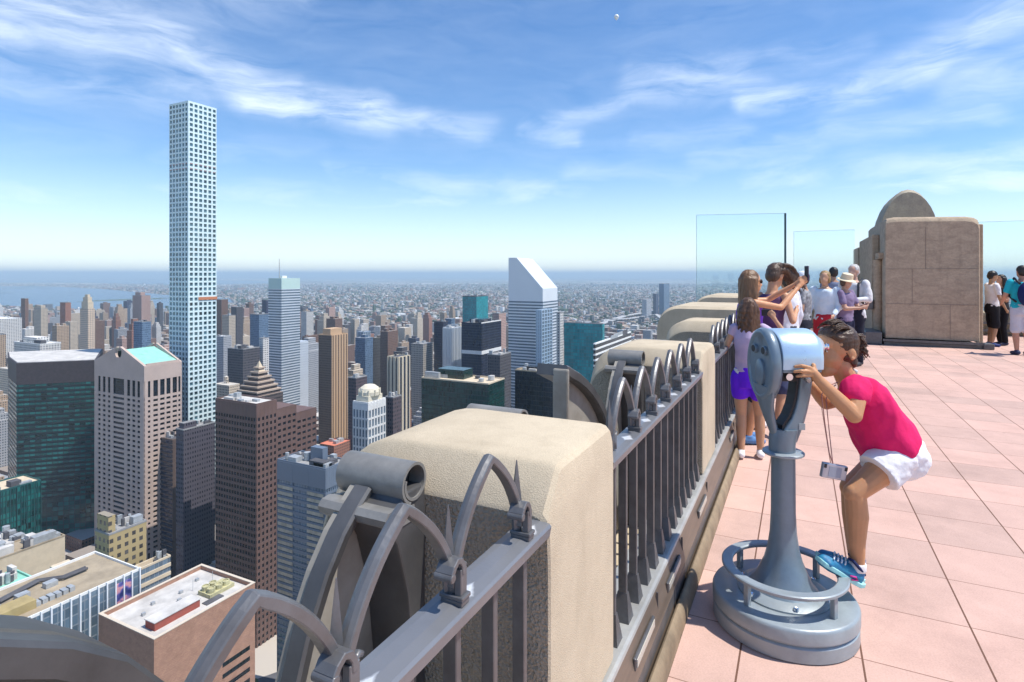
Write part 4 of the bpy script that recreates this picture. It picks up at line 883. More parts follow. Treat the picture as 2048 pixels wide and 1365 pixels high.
def fence(x0, x1, label, detail=True):
    t = empty('fence_bay', (x0, 0, 0), 0, label, 'fence', 'fence bays between the stone piers')
    n = 6; sp_ = .305; last = x1-.10; feet = [last-sp_*i for i in range(n+1)][::-1]; cen = [(a+b)/2 for a, b in zip(feet, feet[1:])]
    b = MB(); pr = [(.575,RZ-.032),(.570,RZ-.006),(.575,RZ),(.60,RZ+.0045),(.63,RZ+.0045),(.650,RZ),(.655,RZ-.006),(.650,RZ-.032)]
    b.loft([[(x-x0, y, z) for y, z in pr[::-1]] for x in (x0-.01, x1+.004)]); b.obj('rail', m_rail, t)
    hw = sp_/2
    for c in cen:
        l_, r_ = arch_pts(c-x0, RZ, 1.216, hw)
        pts = [(x, YR, z) for x, z in [(l_[0][0]+.004, RZ+.005)]+l_]
        b = MB(); sec = [(-1.15,-1),(1.15,-1),(1.15,.5),(.0,1.0),(-1.15,.5)]
        b.tube(pts, .0115, sec=sec, up=(0,1,0)) if False else None
        def sweep(q):
            rings = []
            for i in range(len(q)):
                p = Vector((q[i][0], q[i][1])); d = Vector(q[min(i+1, len(q)-1)])-Vector(q[max(i-1, 0)]); d.normalize(); nrm = Vector((-d.y, d.x))
                rings.append([(p.x+nrm.x*a, YR+y, p.y+nrm.y*a) for a, y in ((-.0092,-.013),(.007,-.013),(.011,-.003),(.011,.003),(.007,.013),(-.0092,.013))])
            b.loft(rings)
        sweep([(l_[0][0]+.004, RZ+.004)]+l_+r_[1:]+[(r_[-1][0]-.002, RZ+.03)])
        o = b.obj('arch', m_steel, t, bevel=.0018, seg=1)
    for i, fx in enumerate(feet):
        fx -= x0
        if i > 0:       # foot post with its hook
            b = MB(); b.box((fx-.011, YR-.030, RZ+.001), (fx+.011, YR-.0145, RZ+.072))
            hk = [(fx, RZ+.06), (fx-.002, RZ+.078), (fx-.010, RZ+.090), (fx-.022, RZ+.094), (fx-.034, RZ+.086), (fx-.042, RZ+.074)]
            rings = []
            for k in range(len(hk)):
                d = Vector(hk[min(k+1, 5)])-Vector(hk[max(k-1, 0)]); d.normalize(); nr = Vector((-d.y, d.x)); th = .0062
                rings.append([(hk[k][0]+nr.x*a, YR+y, hk[k][1]+nr.y*a) for a, y in ((-th,-.032),(th,-.032),(th,.006),(-th,.006))])
            b.loft(rings); b.cyl((hk[-1][0], YR-.033, hk[-1][1]-.004), (hk[-1][0], YR+.008, hk[-1][1]-.004), .009, n=10)
            b.box((fx-.0145, YR-.034, RZ+.0012), (fx+.0145, YR+.016, RZ+.012)); b.box((fx-.016, YR-.036, RZ+.0125), (fx+.016, YR+.018, RZ+.021))
            b.obj('foot_post', m_steel, t, bevel=.0015, seg=1)
        if i < n:
            b = MB(); hk = [(fx+.008, RZ+.01), (fx+.009, RZ+.04), (fx+.016, RZ+.058), (fx+.026, RZ+.066), (fx+.034, RZ+.060)]
            b.tube([(x, YR-.012, z) for x, z in hk], [.008,.007,.006,.006,.005], 8); b.obj('side_curl', m_steel, t, True)
        b = MB(); b.loft([[(fx-.001+sx*r, YR+.006+sy*r, z) for sx, sy in ((-1,0),(0,-1),(1,0),(0,1))] for r, z in ((.012, RZ+.004), (.0155, RZ+.07), (.013, RZ+.10), (.0015, RZ+.188))]); b.obj('spike', m_steel, t)
    for i in range(2*n+1):
        x = feet[0]-x0+i*sp_/2
        b = MB(); b.box((x-.0095, .594, .298), (x+.0095, .626, RZ-.033))
        b.obj('baluster', m_iron, t, bevel=.002, seg=1)
        b = MB(); b.add([(x-.034,.578,.298),(x+.034,.578,.298),(x+.034,.642,.298),(x-.034,.642,.298),(x-.0105,.591,.40),(x+.0105,.591,.40),(x+.0105,.629,.40),(x-.0105,.629,.40)], [(3,2,1,0),(4,5,6,7),(0,1,5,4),(1,2,6,5),(2,3,7,6),(3,0,4,7)])
        b.obj('baluster_foot', m_iron, t)
    return t
fence(-.67, 1.36, 'nearest fence bay, large pointed arches on a wide grey rail')
fence(1.93, 3.95, 'second fence bay, between the nearest and second cream piers')
fence(4.57, 6.55, 'third fence bay, beside the girl in purple shorts')
fence(7.15, 9.17, 'far fence bay, mostly hidden behind the girls at the fence')

# ---- cast metal crests outside the fence, leaning on both flanks of each pier
def crest(face, d, label):
    """face: x of the pier's flank; d: -1 on its west side, +1 on its east side"""
    t = empty('metal_crest', (face, 0, 0), 0, label, 'ornament', 'cast metal crests against the piers')
    P = lambda pts: [(d*a, z) for a, z in pts] if d > 0 else [(-a, z) for a, z in pts][::-1]
    arc = [(.47,.30),(.43,.45),(.385,.62),(.335,.76),(.28,.865),(.22,.945),(.165,.995),(.12,1.03)]
    b = MB(); b.plate(P([(.01,-.6),(.47,-.6)]+arc+[(.01,1.03)]), 1.10, 1.13); b.obj('panel', m_alum, t)
    b = MB(); rings = []
    for i, (a, z) in enumerate(arc):
        dx = Vector(arc[min(i+1, 7)])-Vector(arc[max(i-1, 0)]); dx.normalize(); nr = Vector((-dx.y, dx.x)); nr = nr if nr.x > 0 else -nr
        rings.append([(d*(a+nr.x*k), y, z+nr.y*k) for k, y in ((-.030,1.062),(.002,1.052),(.010,1.058),(.010,1.105),(-.030,1.105))])
    b.loft(rings if d > 0 else [r_[::-1] for r_ in rings]); b.obj('rim', m_alumdark, t, smooth='auto')
    b = MB(); br = [(.004,-.6),(.05,-.6),(.055,.5),(.085,.75),(.13,.90),(.165,.955),(.18,.985),(.165,1.0),(.12,1.005),(.10,1.03),(.004,1.03)]
    rings = [[(d*(a*(1-.25*k)), y, z) for a, z in br] for y, k in ((.955,.0),(.965,0),(1.10,0))]
    b.loft(rings if d > 0 else [q[::-1] for q in rings]); b.obj('bracket', m_alumdark, t, smooth='auto', bevel=.006)
    # rolled scroll on top, axis along Y
    b = MB(); sp_ = []
    for i in range(40):
        th = i/39*2.5*math.pi; r = .056-.014*i/39; sp_.append((.060+r*math.cos(th+R(-70)), 1.047+r*math.sin(th+R(-70))))
    rings = []
    for i, (a, z) in enumerate(sp_):
        dx = Vector(sp_[min(i+1, 39)])-Vector(sp_[max(i-1, 0)]); dx.normalize(); nr = Vector((-dx.y, dx.x)); k = .0042
        rings.append([(d*(a+nr.x*s), y, z+nr.y*s) for s, y in ((-k,.950),(k,.950),(k,1.185),(-k,1.185))])
    b.loft(rings if d < 0 else [q[::-1] for q in rings]); b.obj('scroll', m_alumid, t, smooth='auto')
    b = MB(); b.cyl((d*.060, 1.0, 1.047), (d*.060, 1.175, 1.047), .041, n=20); b.obj('scroll_shade', m_iron, t, True)  # dark fill imitating the shade inside the hollow scroll
    b = MB(); lip = [(.06,.985),(.105,.992),(.145,1.003),(.172,1.0),(.186,.985),(.18,.965),(.15,.945),(.06,.945)]
    b.loft([[(d*a, y, z) for a, z in (lip if d > 0 else lip[::-1])][::-1] for y in (.952, 1.185)]); b.obj('lip', m_alumid, t, smooth='auto')
crest(1.36, -1, 'scroll-topped grey metal crest against the shaded side of the nearest pier')
crest(1.93, 1, 'metal crest with a rolled scroll just peeping over behind the nearest pier')
crest(3.95, -1, 'dark metal crest with a scroll against the second pier')
crest(4.57, 1, 'metal crest beyond the second pier, hidden behind it')
crest(-.67, 1, 'metal crest beside the viewpoint, outside the frame')

def shell(arc, left, label, Y=1.10):
    t = empty('metal_shell', (left, 0, 0), 0, label, 'ornament', 'arched metal shells outside the fence')
    q = [(a-left, z) for a, z in arc]
    b = MB(); b.plate([(0,-.8),(q[-1][0],-.8)]+q[::-1]+[(0, q[0][1])], Y+.03, Y+.055); b.obj('panel', m_alum, t)
    b = MB(); rings = []
    full = q
    for i, (a, z) in enumerate(full):
        dx = Vector(full[min(i+1, len(full)-1)])-Vector(full[max(i-1, 0)]); dx.normalize(); nr = Vector((-dx.y, dx.x)); nr = nr if nr.y > 0 else -nr
        rings.append([(a+nr.x*k, y, z+nr.y*k) for k, y in ((-.058,Y-.012),(-.050,Y-.022),(-.008,Y-.022),(0,Y-.012),(0,Y+.15),(-.058,Y+.15))])
    b.loft(rings); b.obj('rim', m_alumdark, t, smooth='auto')
    b = MB(); b.box((-.014,Y-.028,-.8),(.014,Y+.06,q[0][1]-.02)); b.obj('side_rim', m_alum, t, bevel=.01)
    return t
shell([(.10,1.15),(.2,1.15),(.3,1.135),(.38,1.10),(.44,1.062),(.532,1.005),(.62,.93),(.692,.833),(.74,.74),(.78,.62),(.80,.5)], .10, 'big curved grey metal shell cut by the lower left corner')
shell([(2.80,1.150),(2.84,1.140),(2.888,1.12),(3.0,1.08),(3.12,1.026),(3.23,.965),(3.337,.894),(3.44,.81),(3.538,.708),(3.60,.6),(3.63,.5)], 2.80, 'arched grey metal shell rising behind the second fence bay')

# ---- building under the terrace, lower setback roof outside the parapet
t = empty('terrace_building', (0, 0, 0), 0, 'building that carries the terrace, its lower pale setback roof seen between the balusters', 'building')
b = MB(); b.box((-6, -16, G), (20.9, .45, -.13)); b.box((-6, .452, G), (16, 1.30, -.105)); b.obj('wall', m_lime, t)
def pale_tiles():
    m, nt, N, L, b = _nt('pale_roof_tiles'); g = N.new('ShaderNodeNewGeometry'); bt = N.new('ShaderNodeTexBrick'); L.new(g.outputs['Position'], bt.inputs['Vector'])
    bt.offset = 0; bt.inputs['Scale'].default_value = 1; bt.inputs['Brick Width'].default_value = .6; bt.inputs['Row Height'].default_value = .6; bt.inputs['Mortar Size'].default_value = .03
    bt.inputs['Color1'].default_value = (.66,.67,.68,1); bt.inputs['Color2'].default_value = (.58,.60,.62,1); bt.inputs['Mortar'].default_value = (.06,.07,.09,1)
    L.new(bt.outputs[0], b.inputs['Base Color']); b.inputs['Roughness'].default_value = .7; return m
b = MB(); b.box((-6, 1.302, G), (16, 4.3, -3.4)); b.obj('lower_roof', pale_tiles(), t)
b = MB(); b.box((-6, 4.302, G), (16, 4.6, -3.0)); b.obj('lower_parapet', m_lime, t)

# ---- stone mass at the end of the terrace
def stoneblock():
    X0, Y0, Y1 = 15.8, -3.52, -1.76
    t = empty('stone_penthouse', (X0, (Y0+Y1)/2, 0), 0, 'big weathered grey-brown stone block standing on the terrace, rounded hump behind its top', 'stone block')
    h = 2.90; w = Y1-Y0; y0, y1 = -w/2, w/2
    def ring(x, d, k): return [(x, y0+k, .16), (x, y0+k, h-.16-d), (x, y0+.03+k, h-.06-d), (x, y0+.10+k, h-.01-d), (x, y0+.25, h+.02-d), (x, y1-.2, h+.06-d), (x, y1-.04-k, h+.03-d), (x, y1-k, h-.03-d), (x, y1-k, .16)]
    b = MB(); b.loft([r[::-1] for r in (ring(0,.12,.02), ring(.03,.05,.005), ring(.10,.01,0), ring(.2,0,0), ring(3.6,0,0))]); b.obj('front_block', m_limeblock, t, smooth='auto')
    b = MB()
    for z in (.95, 1.75): b.box((-.006, y0+.03, z), (.01, y1-.02, z+.007))
    for y, za, zb in ((.1,1.762,2.7),(-.35,.2,.95),(.35,.962,1.75)): b.box((-.006, y, za), (.01, y+.006, zb))
    b.obj('stone_joint', mat('stone_joint', (.20,.165,.14), .95), t)
    b = MB(); b.box((1.0, y1+.002, .1), (4.4, y1+.16, 2.62)); b.box((4.41, y1-.5, .1), (6.0, y1+.2, 2.45)); b.obj('side_slab', m_limeblock, t, bevel=.03)
    b = MB(); b.box((.25, y1+.003, 2.0), (.9, y1+.10, 2.14)); b.cyl((.6, y1+.07, .2), (.6, y1+.07, 1.98), .10, n=14); b.obj('side_pilaster', m_limeblock, t, smooth='auto')
    b = MB(); b.box((.3, y0-.12, .1), (3.2, y0-.002, 2.75)); b.obj('side_slab', m_limeblock, t, bevel=.02)
    b = MB(); rings = []
    for k, x in enumerate((3.7, 3.9, 5.4, 5.6)):
        d = .1 if k in (0, 3) else 0
        hump = [(-.66, 2.7), (-.66, 2.95)] + [(-.66+.66*(1-math.cos(a)), 2.95+(1.10-d)*math.sin(a)**1.25) for a in [i/14*math.pi for i in range(1, 14)]] + [(.66, 2.95), (.66, 2.7)]
        rings.append([(x, y-.10, z) for y, z in hump][::-1])
    b.loft(rings); b.obj('hump', stonemat('hump_limestone', (.44,.38,.28), .4, 20, (.22,.20,.18)), t, smooth='auto')
    b = MB(); b.box((3.61, y0+.1, .1), (5.9, y1-.1, 2.68)); b.obj('rear_block', m_limeblock, t)
    b = MB(); b.box((-.10, y0-.06, .085), (.0, y1+.05, .14)); b.box((-.04, y0-.03, .001), (3.5, y1+.02, .07)); b.obj('base_rail', m_iron, t)
    b = MB(); b.box((-.13, y0-.22, .001), (.16, y0-.03, .13)); b.obj('corner_shoe', m_iron, t, bevel=.02)
    b = MB(); b.box((-.09, y1+.06, .001), (.9, y1+.40, .30)); b.obj('floor_box', m_iron, t, bevel=.02)
    b = MB(); b.box((.5, y1+.17, .78), (.8, y1+.40, 1.02)); b.obj('wall_box', m_iron, t, bevel=.02)
stoneblock()

# ---- glass wind screens and the low end wall
def panemat():
    m = bpy.data.materials.new('screen_glass'); m.use_nodes = True; nt = m.node_tree; N = nt.nodes; L = nt.links; N.clear()
    o = N.new('ShaderNodeOutputMaterial'); mx = N.new('ShaderNodeMixShader'); t_ = N.new('ShaderNodeBsdfTransparent'); g = N.new('ShaderNodeBsdfGlossy'); fr = N.new('ShaderNodeFresnel')
    fr.inputs[0].default_value = 1.45; t_.inputs[0].default_value = (.93,.975,.97,1); g.inputs['Roughness'].default_value = .02; g.inputs['Color'].default_value = (.9,.97,1,1)
    L.new(fr.outputs[0], mx.inputs[0]); L.new(t_.outputs[0], mx.inputs[1]); L.new(g.outputs[0], mx.inputs[2]); L.new(mx.outputs[0], o.inputs[0]); return m
m_pane = panemat(); m_gedge = mat('glass_edge', (.28,.48,.50), .15, var=.05); m_post = mat('screen_post', (.045,.085,.095), .35, .4)
def screen(x0, y0, x1, y1, z0, z1, label, posts=(1,)):
    t = empty('glass_screen', (x0, y0, 0), 0, label, 'glass screen', 'clear glass wind screens')
    d = Vector((x1-x0, y1-y0, 0)); L_ = d.length; d.normalize(); n = Vector((-d.y, d.x, 0))*.009
    def slab(nm, a, c, za, zb, mm, k=1):
        b = MB(); p, q = d*a, d*c; b.add([(*(p-n*k).xy, za),(*(q-n*k).xy, za),(*(q+n*k).xy, za),(*(p+n*k).xy, za),(*(p-n*k).xy, zb),(*(q-n*k).xy, zb),(*(q+n*k).xy, zb),(*(p+n*k).xy, zb)], [(3,2,1,0),(4,5,6,7),(0,1,5,4),(1,2,6,5),(2,3,7,6),(3,0,4,7)]); b.obj(nm, mm, t)
    slab('pane', .02, L_-.045, z0, z1-.006, m_pane); slab('top_edge', .02, L_-.045, z1-.005, z1, m_gedge, 1.05)
    if 0 in posts: slab('side_edge', .010, .018, z0, z1, m_gedge, 1.1)
    if 1 in posts: slab('post', L_-.04, L_, 0, z1, m_post, 3)
screen(14.75, 2.30, 15.3, .30, .4, 3.10, 'tall clear glass screen with a dark upright post, left of the crowd', (0, 1))
screen(19.2, .18, 19.2, -1.45, .3, 2.92, 'clear glass screen between the dark post and the big stone block', (0,))
screen(19.6, -4.2, 19.6, -8.4, .3, 3.05, 'clear glass screen to the right of the big stone block', (0,))
t = empty('end_wall', (19.3, 0, 0), 0, 'low stone wall with rails closing the far end of the terrace', 'wall')
b = MB(); b.box((.45, -10, 0), (1.2, 1.2, .50)); b.box((.35, -10, .503), (1.3, 1.2, .60)); b.obj('stone_wall', m_limeblock, t, bevel=.02)
b = MB(); b.box((.2, -10, .10), (.30, 1.0, .16)); b.box((.2, -10, .30), (.30, 1.0, .35)); b.obj('low_rail', m_iron, t)
# ------------------------------------------------------------------ coin viewer
VX, VY, VROT = 2.97, .07, R(-60)                 # local +x points to the user's side, local -y to the photographer
def paint(name, col, metal, rough, var=.12):
    return mat(name, col, rough, metal, var=var, vs=9, bump=.06, bs=55, coat=.15)
m_vpaint = paint('viewer_paint', (.175,.232,.28), .3, .36); m_vlight = paint('viewer_base_paint', (.30,.345,.37), .2, .42)
m_vdrum = paint('viewer_drum', (.50,.66,.80), .45, .30, .05); m_chrome = mat('chrome', (.75,.77,.8), .1, 1., var=.04); m_dkchrome = mat('dull_chrome', (.30,.31,.33), .25, .9, var=.2, vs=30); m_black = mat('black_gap', (.015,.016,.02), .5, var=.1)
vw = empty('coin_viewer', (VX, VY, 0), VROT, 'blue-grey coin-operated viewer on a flared column and round stepped base', 'viewer')
b = MB(); b.lathe([(.301,0),(.309,.006),(.309,.062),(.304,.068),(.300,.070),(.300,.074),(.307,.077),(.312,.083),(.312,.130),(.307,.140),(.298,.1445),(.20,.1450),(.001,.1452)], n=96); o = b.obj('base', m_vlight, vw, smooth='auto')
b = MB(); b.lathe([(.200,.1455),(.200,.152),(.178,.163),(.150,.170),(.001,.1705)], n=64); b.obj('flange', m_vlight, o, smooth='auto')
b = MB()
for k in range(6): th = k/6*6.283+.3; b.lathe([(.011,.153),(.011,.168),(.006,.172),(.001,.172)], (.186*math.cos(th), .186*math.sin(th), 0), 8); 
b.obj('bolt', m_chrome, o, label=None); bpy.data.objects['bolt']['kind'] = 'stuff'
b = MB(); b.lathe([(.150,.168),(.142,.176),(.125,.195),(.103,.245),(.083,.29),(.0685,.345),(.058,.42),(.0535,.52),(.0520,.79),(.001,.79)], n=56); b.obj('column', m_vpaint, vw, smooth='auto')
b = MB(); n_ = 96; rings = [[(r*math.cos(2*math.pi*i/n_), r*math.sin(2*math.pi*i/n_), z) for i in range(n_)] for r, z in ((.222,.242),(.266,.242),(.270,.247),(.270,.256),(.265,.260),(.226,.260),(.220,.255),(.220,.246))]
b.loft(rings, closed=True); b.obj('foot_ring', m_vlight, vw, smooth='auto')
for th in (25, 115, 205, 295):
    b = MB(); c, s_ = math.cos(R(th)), math.sin(R(th)); q = [(.234,-.012),(.256,-.012),(.256,.012),(.234,.012)]; b.prism([(x*c-y*s_, x*s_+y*c) for x, y in q], .1448, .243); b.obj('ring_post', m_vlight, vw, bevel=.002)
# collar, hub, yoke
b = MB(); b.lathe([(.058,.782),(.086,.784),(.091,.788),(.091,.795),(.086,.799),(.060,.800),(.001,.800)], n=48); b.obj('collar', m_vlight, vw, smooth='auto')
b = MB(); secs = [(-.006,.798,.058,.058),(-.006,.83,.058,.058),(-.002,.87,.060,.060),(.006,.905,.060,.060)]
rings = [[(a+ra*math.cos(2*math.pi*i/32), rb*math.sin(2*math.pi*i/32), z) for i in range(32)] for a, z, ra, rb in secs]; b.loft(rings); b.obj('hub', m_vpaint, vw, smooth='auto')
b = MB()
outer = [(.052,.84),(.070,.885),(.090,.94),(.106,1.0),(.118,1.06),(.126,1.12),(.130,1.185)]
inner = [(-.030,.87),(-.012,.912),(.018,.955),(.038,1.01),(.050,1.065),(.057,1.12),(.060,1.185)]
rings = []
for (ao, zo), (ai, zi) in zip(outer, inner):
    hw = .043; rings.append([(ao,-hw*.6,zo),(ao,hw*.6,zo),((ao*.7+ai*.3),hw,(zo*.7+zi*.3)),(ai+.006,hw,zi),(ai,hw*.8,zi),(ai,-hw*.8,zi),(ai+.006,-hw,zi),((ao*.7+ai*.3),-hw,(zo*.7+zi*.3))])
b.loft(rings); b.obj('yoke_arm', m_vpaint, vw, smooth='auto', bevel=.005)
b = MB(); rings = []
for (a, z) in ((-.024,.878),(-.018,.925),(.010,.965),(.030,1.015),(.042,1.065),(.049,1.12),(.052,1.17)): rings.append([(a-.004,-.034,z),(a+.007,-.034,z),(a+.007,.034,z),(a-.004,.034,z)])
b.loft(rings); b.obj('yoke_gap', m_black, vw)
b = MB(); b.box((.050,-.0455,.905),(.080,-.0425,.935)); b.obj('coin_plate', m_vlight, vw, bevel=.001)
# tail from face plate down to the hub
b = MB(); rings = []
for a, z, ra, rb in ((-.034,.86,.018,.026),(-.050,.905,.020,.030),(-.068,.96,.022,.040),(-.084,1.02,.022,.062),(-.094,1.07,.024,.092),(-.098,1.11,.020,.100)):
    rings.append([(a+ra*math.cos(2*math.pi*i/28), rb*math.sin(2*math.pi*i/28), z) for i in range(28)])
b.loft(rings); b.obj('tail', m_vpaint, vw, smooth='auto')
# face plate: oval with rolled rim and sunk middle
def oval(a, ry, rz, zc=1.205, n=56): return [(a, ry*math.cos(2*math.pi*i/n), zc+rz*math.sin(2*math.pi*i/n)) for i in range(n)]
b = MB(); b.loft([oval(-.066,.118,.160), oval(-.080,.128,.167), oval(-.098,.130,.169), oval(-.112,.124,.163), oval(-.118,.114,.152), oval(-.117,.105,.142), oval(-.110,.098,.134), oval(-.106,.05,.07), oval(-.105,.001,.001)]); fp = b.obj('face_plate', m_vpaint, vw, smooth='auto')
b = MB(); b.loft([oval(-.104,.040,.066,1.165), oval(-.116,.038,.063,1.165), oval(-.121,.030,.052,1.165), oval(-.121,.001,.001,1.165)]); b.obj('oval_boss', m_vpaint, fp, smooth='auto')
for y in (-.046, .046):
    b = MB(); b.cyl((-.100,y,1.272),(-.121,y,1.272),.021,n=24); o = b.obj('lens_ring', m_vpaint, fp, bevel=.002, smooth='auto')
    b = MB(); b.cyl((-.1212,y,1.272),(-.1225,y,1.272),.0165,n=20); b.obj('lens', m_black, o)
# drum
b = MB(); rings = []
for a, s_ in ((-.068,.97),(-.060,1.0),(.100,1.0),(.112,.985),(.120,.95),(.122,.90)):
    pr = [(-.128*s_,1.196),(-.130*s_,1.24)] + [(-.130*s_*math.cos(t), 1.24+.130*s_*math.sin(t)) for t in [i/24*math.pi for i in range(1,24)]] + [(.130*s_,1.24),(.128*s_,1.196)]
    rings.append([(a, y, z) for y, z in pr])
b.loft(rings); b.obj('drum', m_vdrum, vw, smooth='auto')
b = MB(); b.box((-.066,-.122,1.182),(.112,.122,1.1955)); b.obj('drum_floor', m_vpaint, vw, bevel=.003)
b = MB(); rings = []
for a, s_, dz in ((.119,.86,0),(.140,.80,.0),(.156,.62,.004),(.164,.40,.01)): rings.append([(a, .118*s_*math.cos(2*math.pi*i/36), 1.285+dz+.072*s_*math.sin(2*math.pi*i/36)) for i in range(36)])
b.loft(rings); eh = b.obj('eyepiece_hood', mat('pale_hood', (.58,.61,.66), .3, .3, var=.05), vw, smooth='auto')
for y in (-.032, .032):
    b = MB(); b.lathe([(.017,0),(.017,.03),(.021,.032),(.021,.040),(.014,.042),(.014,.02)], (.150, y, 1.288), 20, (1,0,0)); b.obj('eyepiece', m_chrome, eh, smooth='auto')
# mechanism under the drum
b = MB(); b.box((-.050,-.075,1.135),(.030,.075,1.181)); b.obj('coin_box', m_black, vw, bevel=.004)
for y in (-.128, .128):
    b = MB(); b.cyl((.045,y*.55,1.160),(.045,y,1.160),.012,n=14); o = b.obj('turn_handle', m_chrome, vw, True)
    b = MB(); b.lathe([(.012,-.008),(.02,-.004),(.022,.006),(.017,.016),(.001,.02)], (.045,y,1.160), 18, (0,1 if y > 0 else -1,0)); b.obj('knob', m_dkchrome, o, True)
b = MB(); b.cyl((-.02,-.078,1.158),(-.02,-.092,1.158),.016,n=18); b.obj('coin_slot', m_chrome, vw, smooth='auto')

# ------------------------------------------------------------------ people: skin, cloth, hair
def skinmat(name, col):
    m = mat(name, col, .48, var=.07, vs=14, spec=.4); b_ = m.node_tree.nodes['Principled BSDF']; b_.inputs['Subsurface Weight'].default_value = .12; b_.inputs['Subsurface Radius'].default_value = (.02,.008,.004); b_.inputs['Subsurface Scale'].default_value = .3; return m
_mc = {}
def cloth(col, rough=.85, pattern=False):
    k = ('c', col, rough, pattern)
    if k not in _mc: _mc[k] = mat('cloth_%d' % len(_mc), col, rough, var=.5 if pattern else .07, vs=22 if pattern else 9, bump=.25, bs=45, spec=.25)
    return _mc[k]
def hairmat(col):
    k = ('h', col)
    if k not in _mc: _mc[k] = mat('hair_%d' % len(_mc), col, .42, var=.45, vs=16, bump=.5, bs=40, stretch=(3,3,.5), spec=.5)
    return _mc[k]
def skin(col):
    k = ('s', col)
    if k not in _mc: _mc[k] = skinmat('skin_%d' % len(_mc), col)
    return _mc[k]
def ripple(amp, sc, seed=0, st=(1,1,1)):
    off = Vector((seed*3.1, seed*1.7, seed))
    def f(co, n):
        p = Vector((co.x*st[0], co.y*st[1], co.z*st[2]))*sc+off
        return co + n*amp*(mnoise.noise(p) + .5*mnoise.noise(p*2.3))
    return f

# ------------------------------------------------------------------ the girl at the viewer
girl = empty('person', (VX, VY, 0), VROT, 'girl in a bright pink top and white shorts leaning to peer into the coin viewer', 'person')
def GP(x, y, b=0.):
    """point of the girl seen at photo pixel (x, y), b metres to the photographer's side of the viewer's axis -> local coordinates"""
    t = (x-CX)/F
    a = (t*(2.687-.998*b)-1.2674-.06*b)/(.998-.059*t); D = 2.687+.059*a-.998*b
    return Vector((a, -b, EYE-(y-CY)*D/F))
sk = skin((.53,.27,.135)); m_pink = cloth((.70,.017,.13)); m_shorts = cloth((.80,.80,.83))
B = MB()
# head
hc = GP(1678, 688); ex = Vector((1,0,0))
tilt = Matrix.Rotation(R(-6), 3, 'Y')
B.ell(hc+Vector((-.003,0,.004)), (.081,.071,.088), tilt); B.ell(GP(1659,712), (.062,.054,.078), tilt); B.ell(GP(1655,738), (.044,.040,.036)); B.ell(GP(1650,747), (.022,.022,.018))
B.ell(GP(1651,684), (.040,.052,.045))                                   # forehead
for s_ in (-1, 1): B.ell(GP(1656,716)+Vector((0,.030*s_,0)), (.036,.026,.034))
B.cap(GP(1639,703), GP(1632.5,718), .008, .0115); B.ell(GP(1633.5,719), (.012,.013,.009))     # nose
B.ell(GP(1638.5,730.5), (.011,.019,.006)); B.ell(GP(1640.5,736), (.011,.017,.0065))             # lips
for s_ in (-1, 1):
    e = GP(1686,704)+Vector((0,.068*s_,0)); B.ell(e, (.019,.008,.029), Matrix.Rotation(R(-15),3,'Y')); B.ell(e+Vector((-.004,.006*s_,-.022)), (.009,.006,.009))
B.cap(GP(1680,730), GP(1700,772), .046, .050); B.cap(GP(1700,765), GP(1712,790), .055, .085)
# trunk under the clothes
B.cap(GP(1718,800), GP(1752,850), .085, .088); B.cap(GP(1752,850), GP(1785,905), .088, .095)
# arms and hands
def arm(sh, el, wr, side):
    B.chain([sh, sh.lerp(el,.55), el, el.lerp(wr,.35), wr], [.042,.038,.034,.033,.022])
    return wr
wl = GP(1637,760,.150); arm(GP(1716,778,.125), GP(1708,831,.185), wl, 1)
wr_ = GP(1622,772,-.13); arm(GP(1708,788,-.125), GP(1652,806,-.17), wr_, -1)
def hand(w, palm, tips, thumb, rp=.0195):
    """w wrist, palm centre, four (knuckle, middle joint, tip) chains, thumb chain"""
    B.chain([w, w.lerp(palm,.5), palm], [.022,.0225,rp]); 
    for k in range(4): B.cap(palm, tips[k][0], .015, .0095)
    for q in tips: B.chain(list(q), [.0090,.0080,.0066])
    B.chain([w.lerp(palm,.35)]+list(thumb), [.0145,.0115,.0092,.0078])
hand(wl, GP(1627,746,.145),
     [(GP(1627.5,731,.132), GP(1617,724,.105), GP(1606,726,.078)), (GP(1619.5,736,.150), GP(1604,732,.150), GP(1590,734,.135)),
      (GP(1617,743.5,.155), GP(1602,742.5,.158), GP(1589,744,.142)), (GP(1617,751.5,.152), GP(1604.5,751.5,.156), GP(1594,753,.142))],
     (GP(1629,739,.12), GP(1622,731,.10), GP(1614,729,.085)))
hand(wr_, GP(1611,760,-.135), [(GP(1606,750,-.14), GP(1596,744,-.145), GP(1586,744,-.135)), (GP(1604,755,-.145), GP(1593,750,-.15), GP(1583,750,-.138)), (GP(1603,760,-.145), GP(1592,757,-.15), GP(1583,757,-.138)), (GP(1604,765,-.14), GP(1595,764,-.145), GP(1587,764,-.135))], (GP(1612,750,-.115), GP(1606,742,-.10), GP(1600,739,-.09)))
# legs
def leg(hip, knee, calf, low, ank):
    B.chain([hip, hip.lerp(knee,.5), knee], [.080,.059,.046]); B.ell(knee+Vector((-.010,0,-.004)), (.041,.042,.046)); B.chain([knee, calf, low, ank], [.045,.048,.037,.028])
leg(GP(1786,922,.075), GP(1710,984,.085), GP(1714,1032,.085), GP(1713,1085,.082), GP(1716,1130,.08)); leg(GP(1774,918,-.06), GP(1702,974,-.05), GP(1706,1030,-.05), GP(1708,1080,-.05), GP(1710,1120,-.05))
for b_ in (.08, -.05): k = 0 if b_ > 0 else -9; B.cap(GP(1716,1130+k,b_), GP(1708,1150+k,b_), .029, .030); B.cap(GP(1708,1150+k,b_), GP(1658,1128+k,b_), .026, .022)
body = B.blob('body', [sk], girl, .0034, 3)
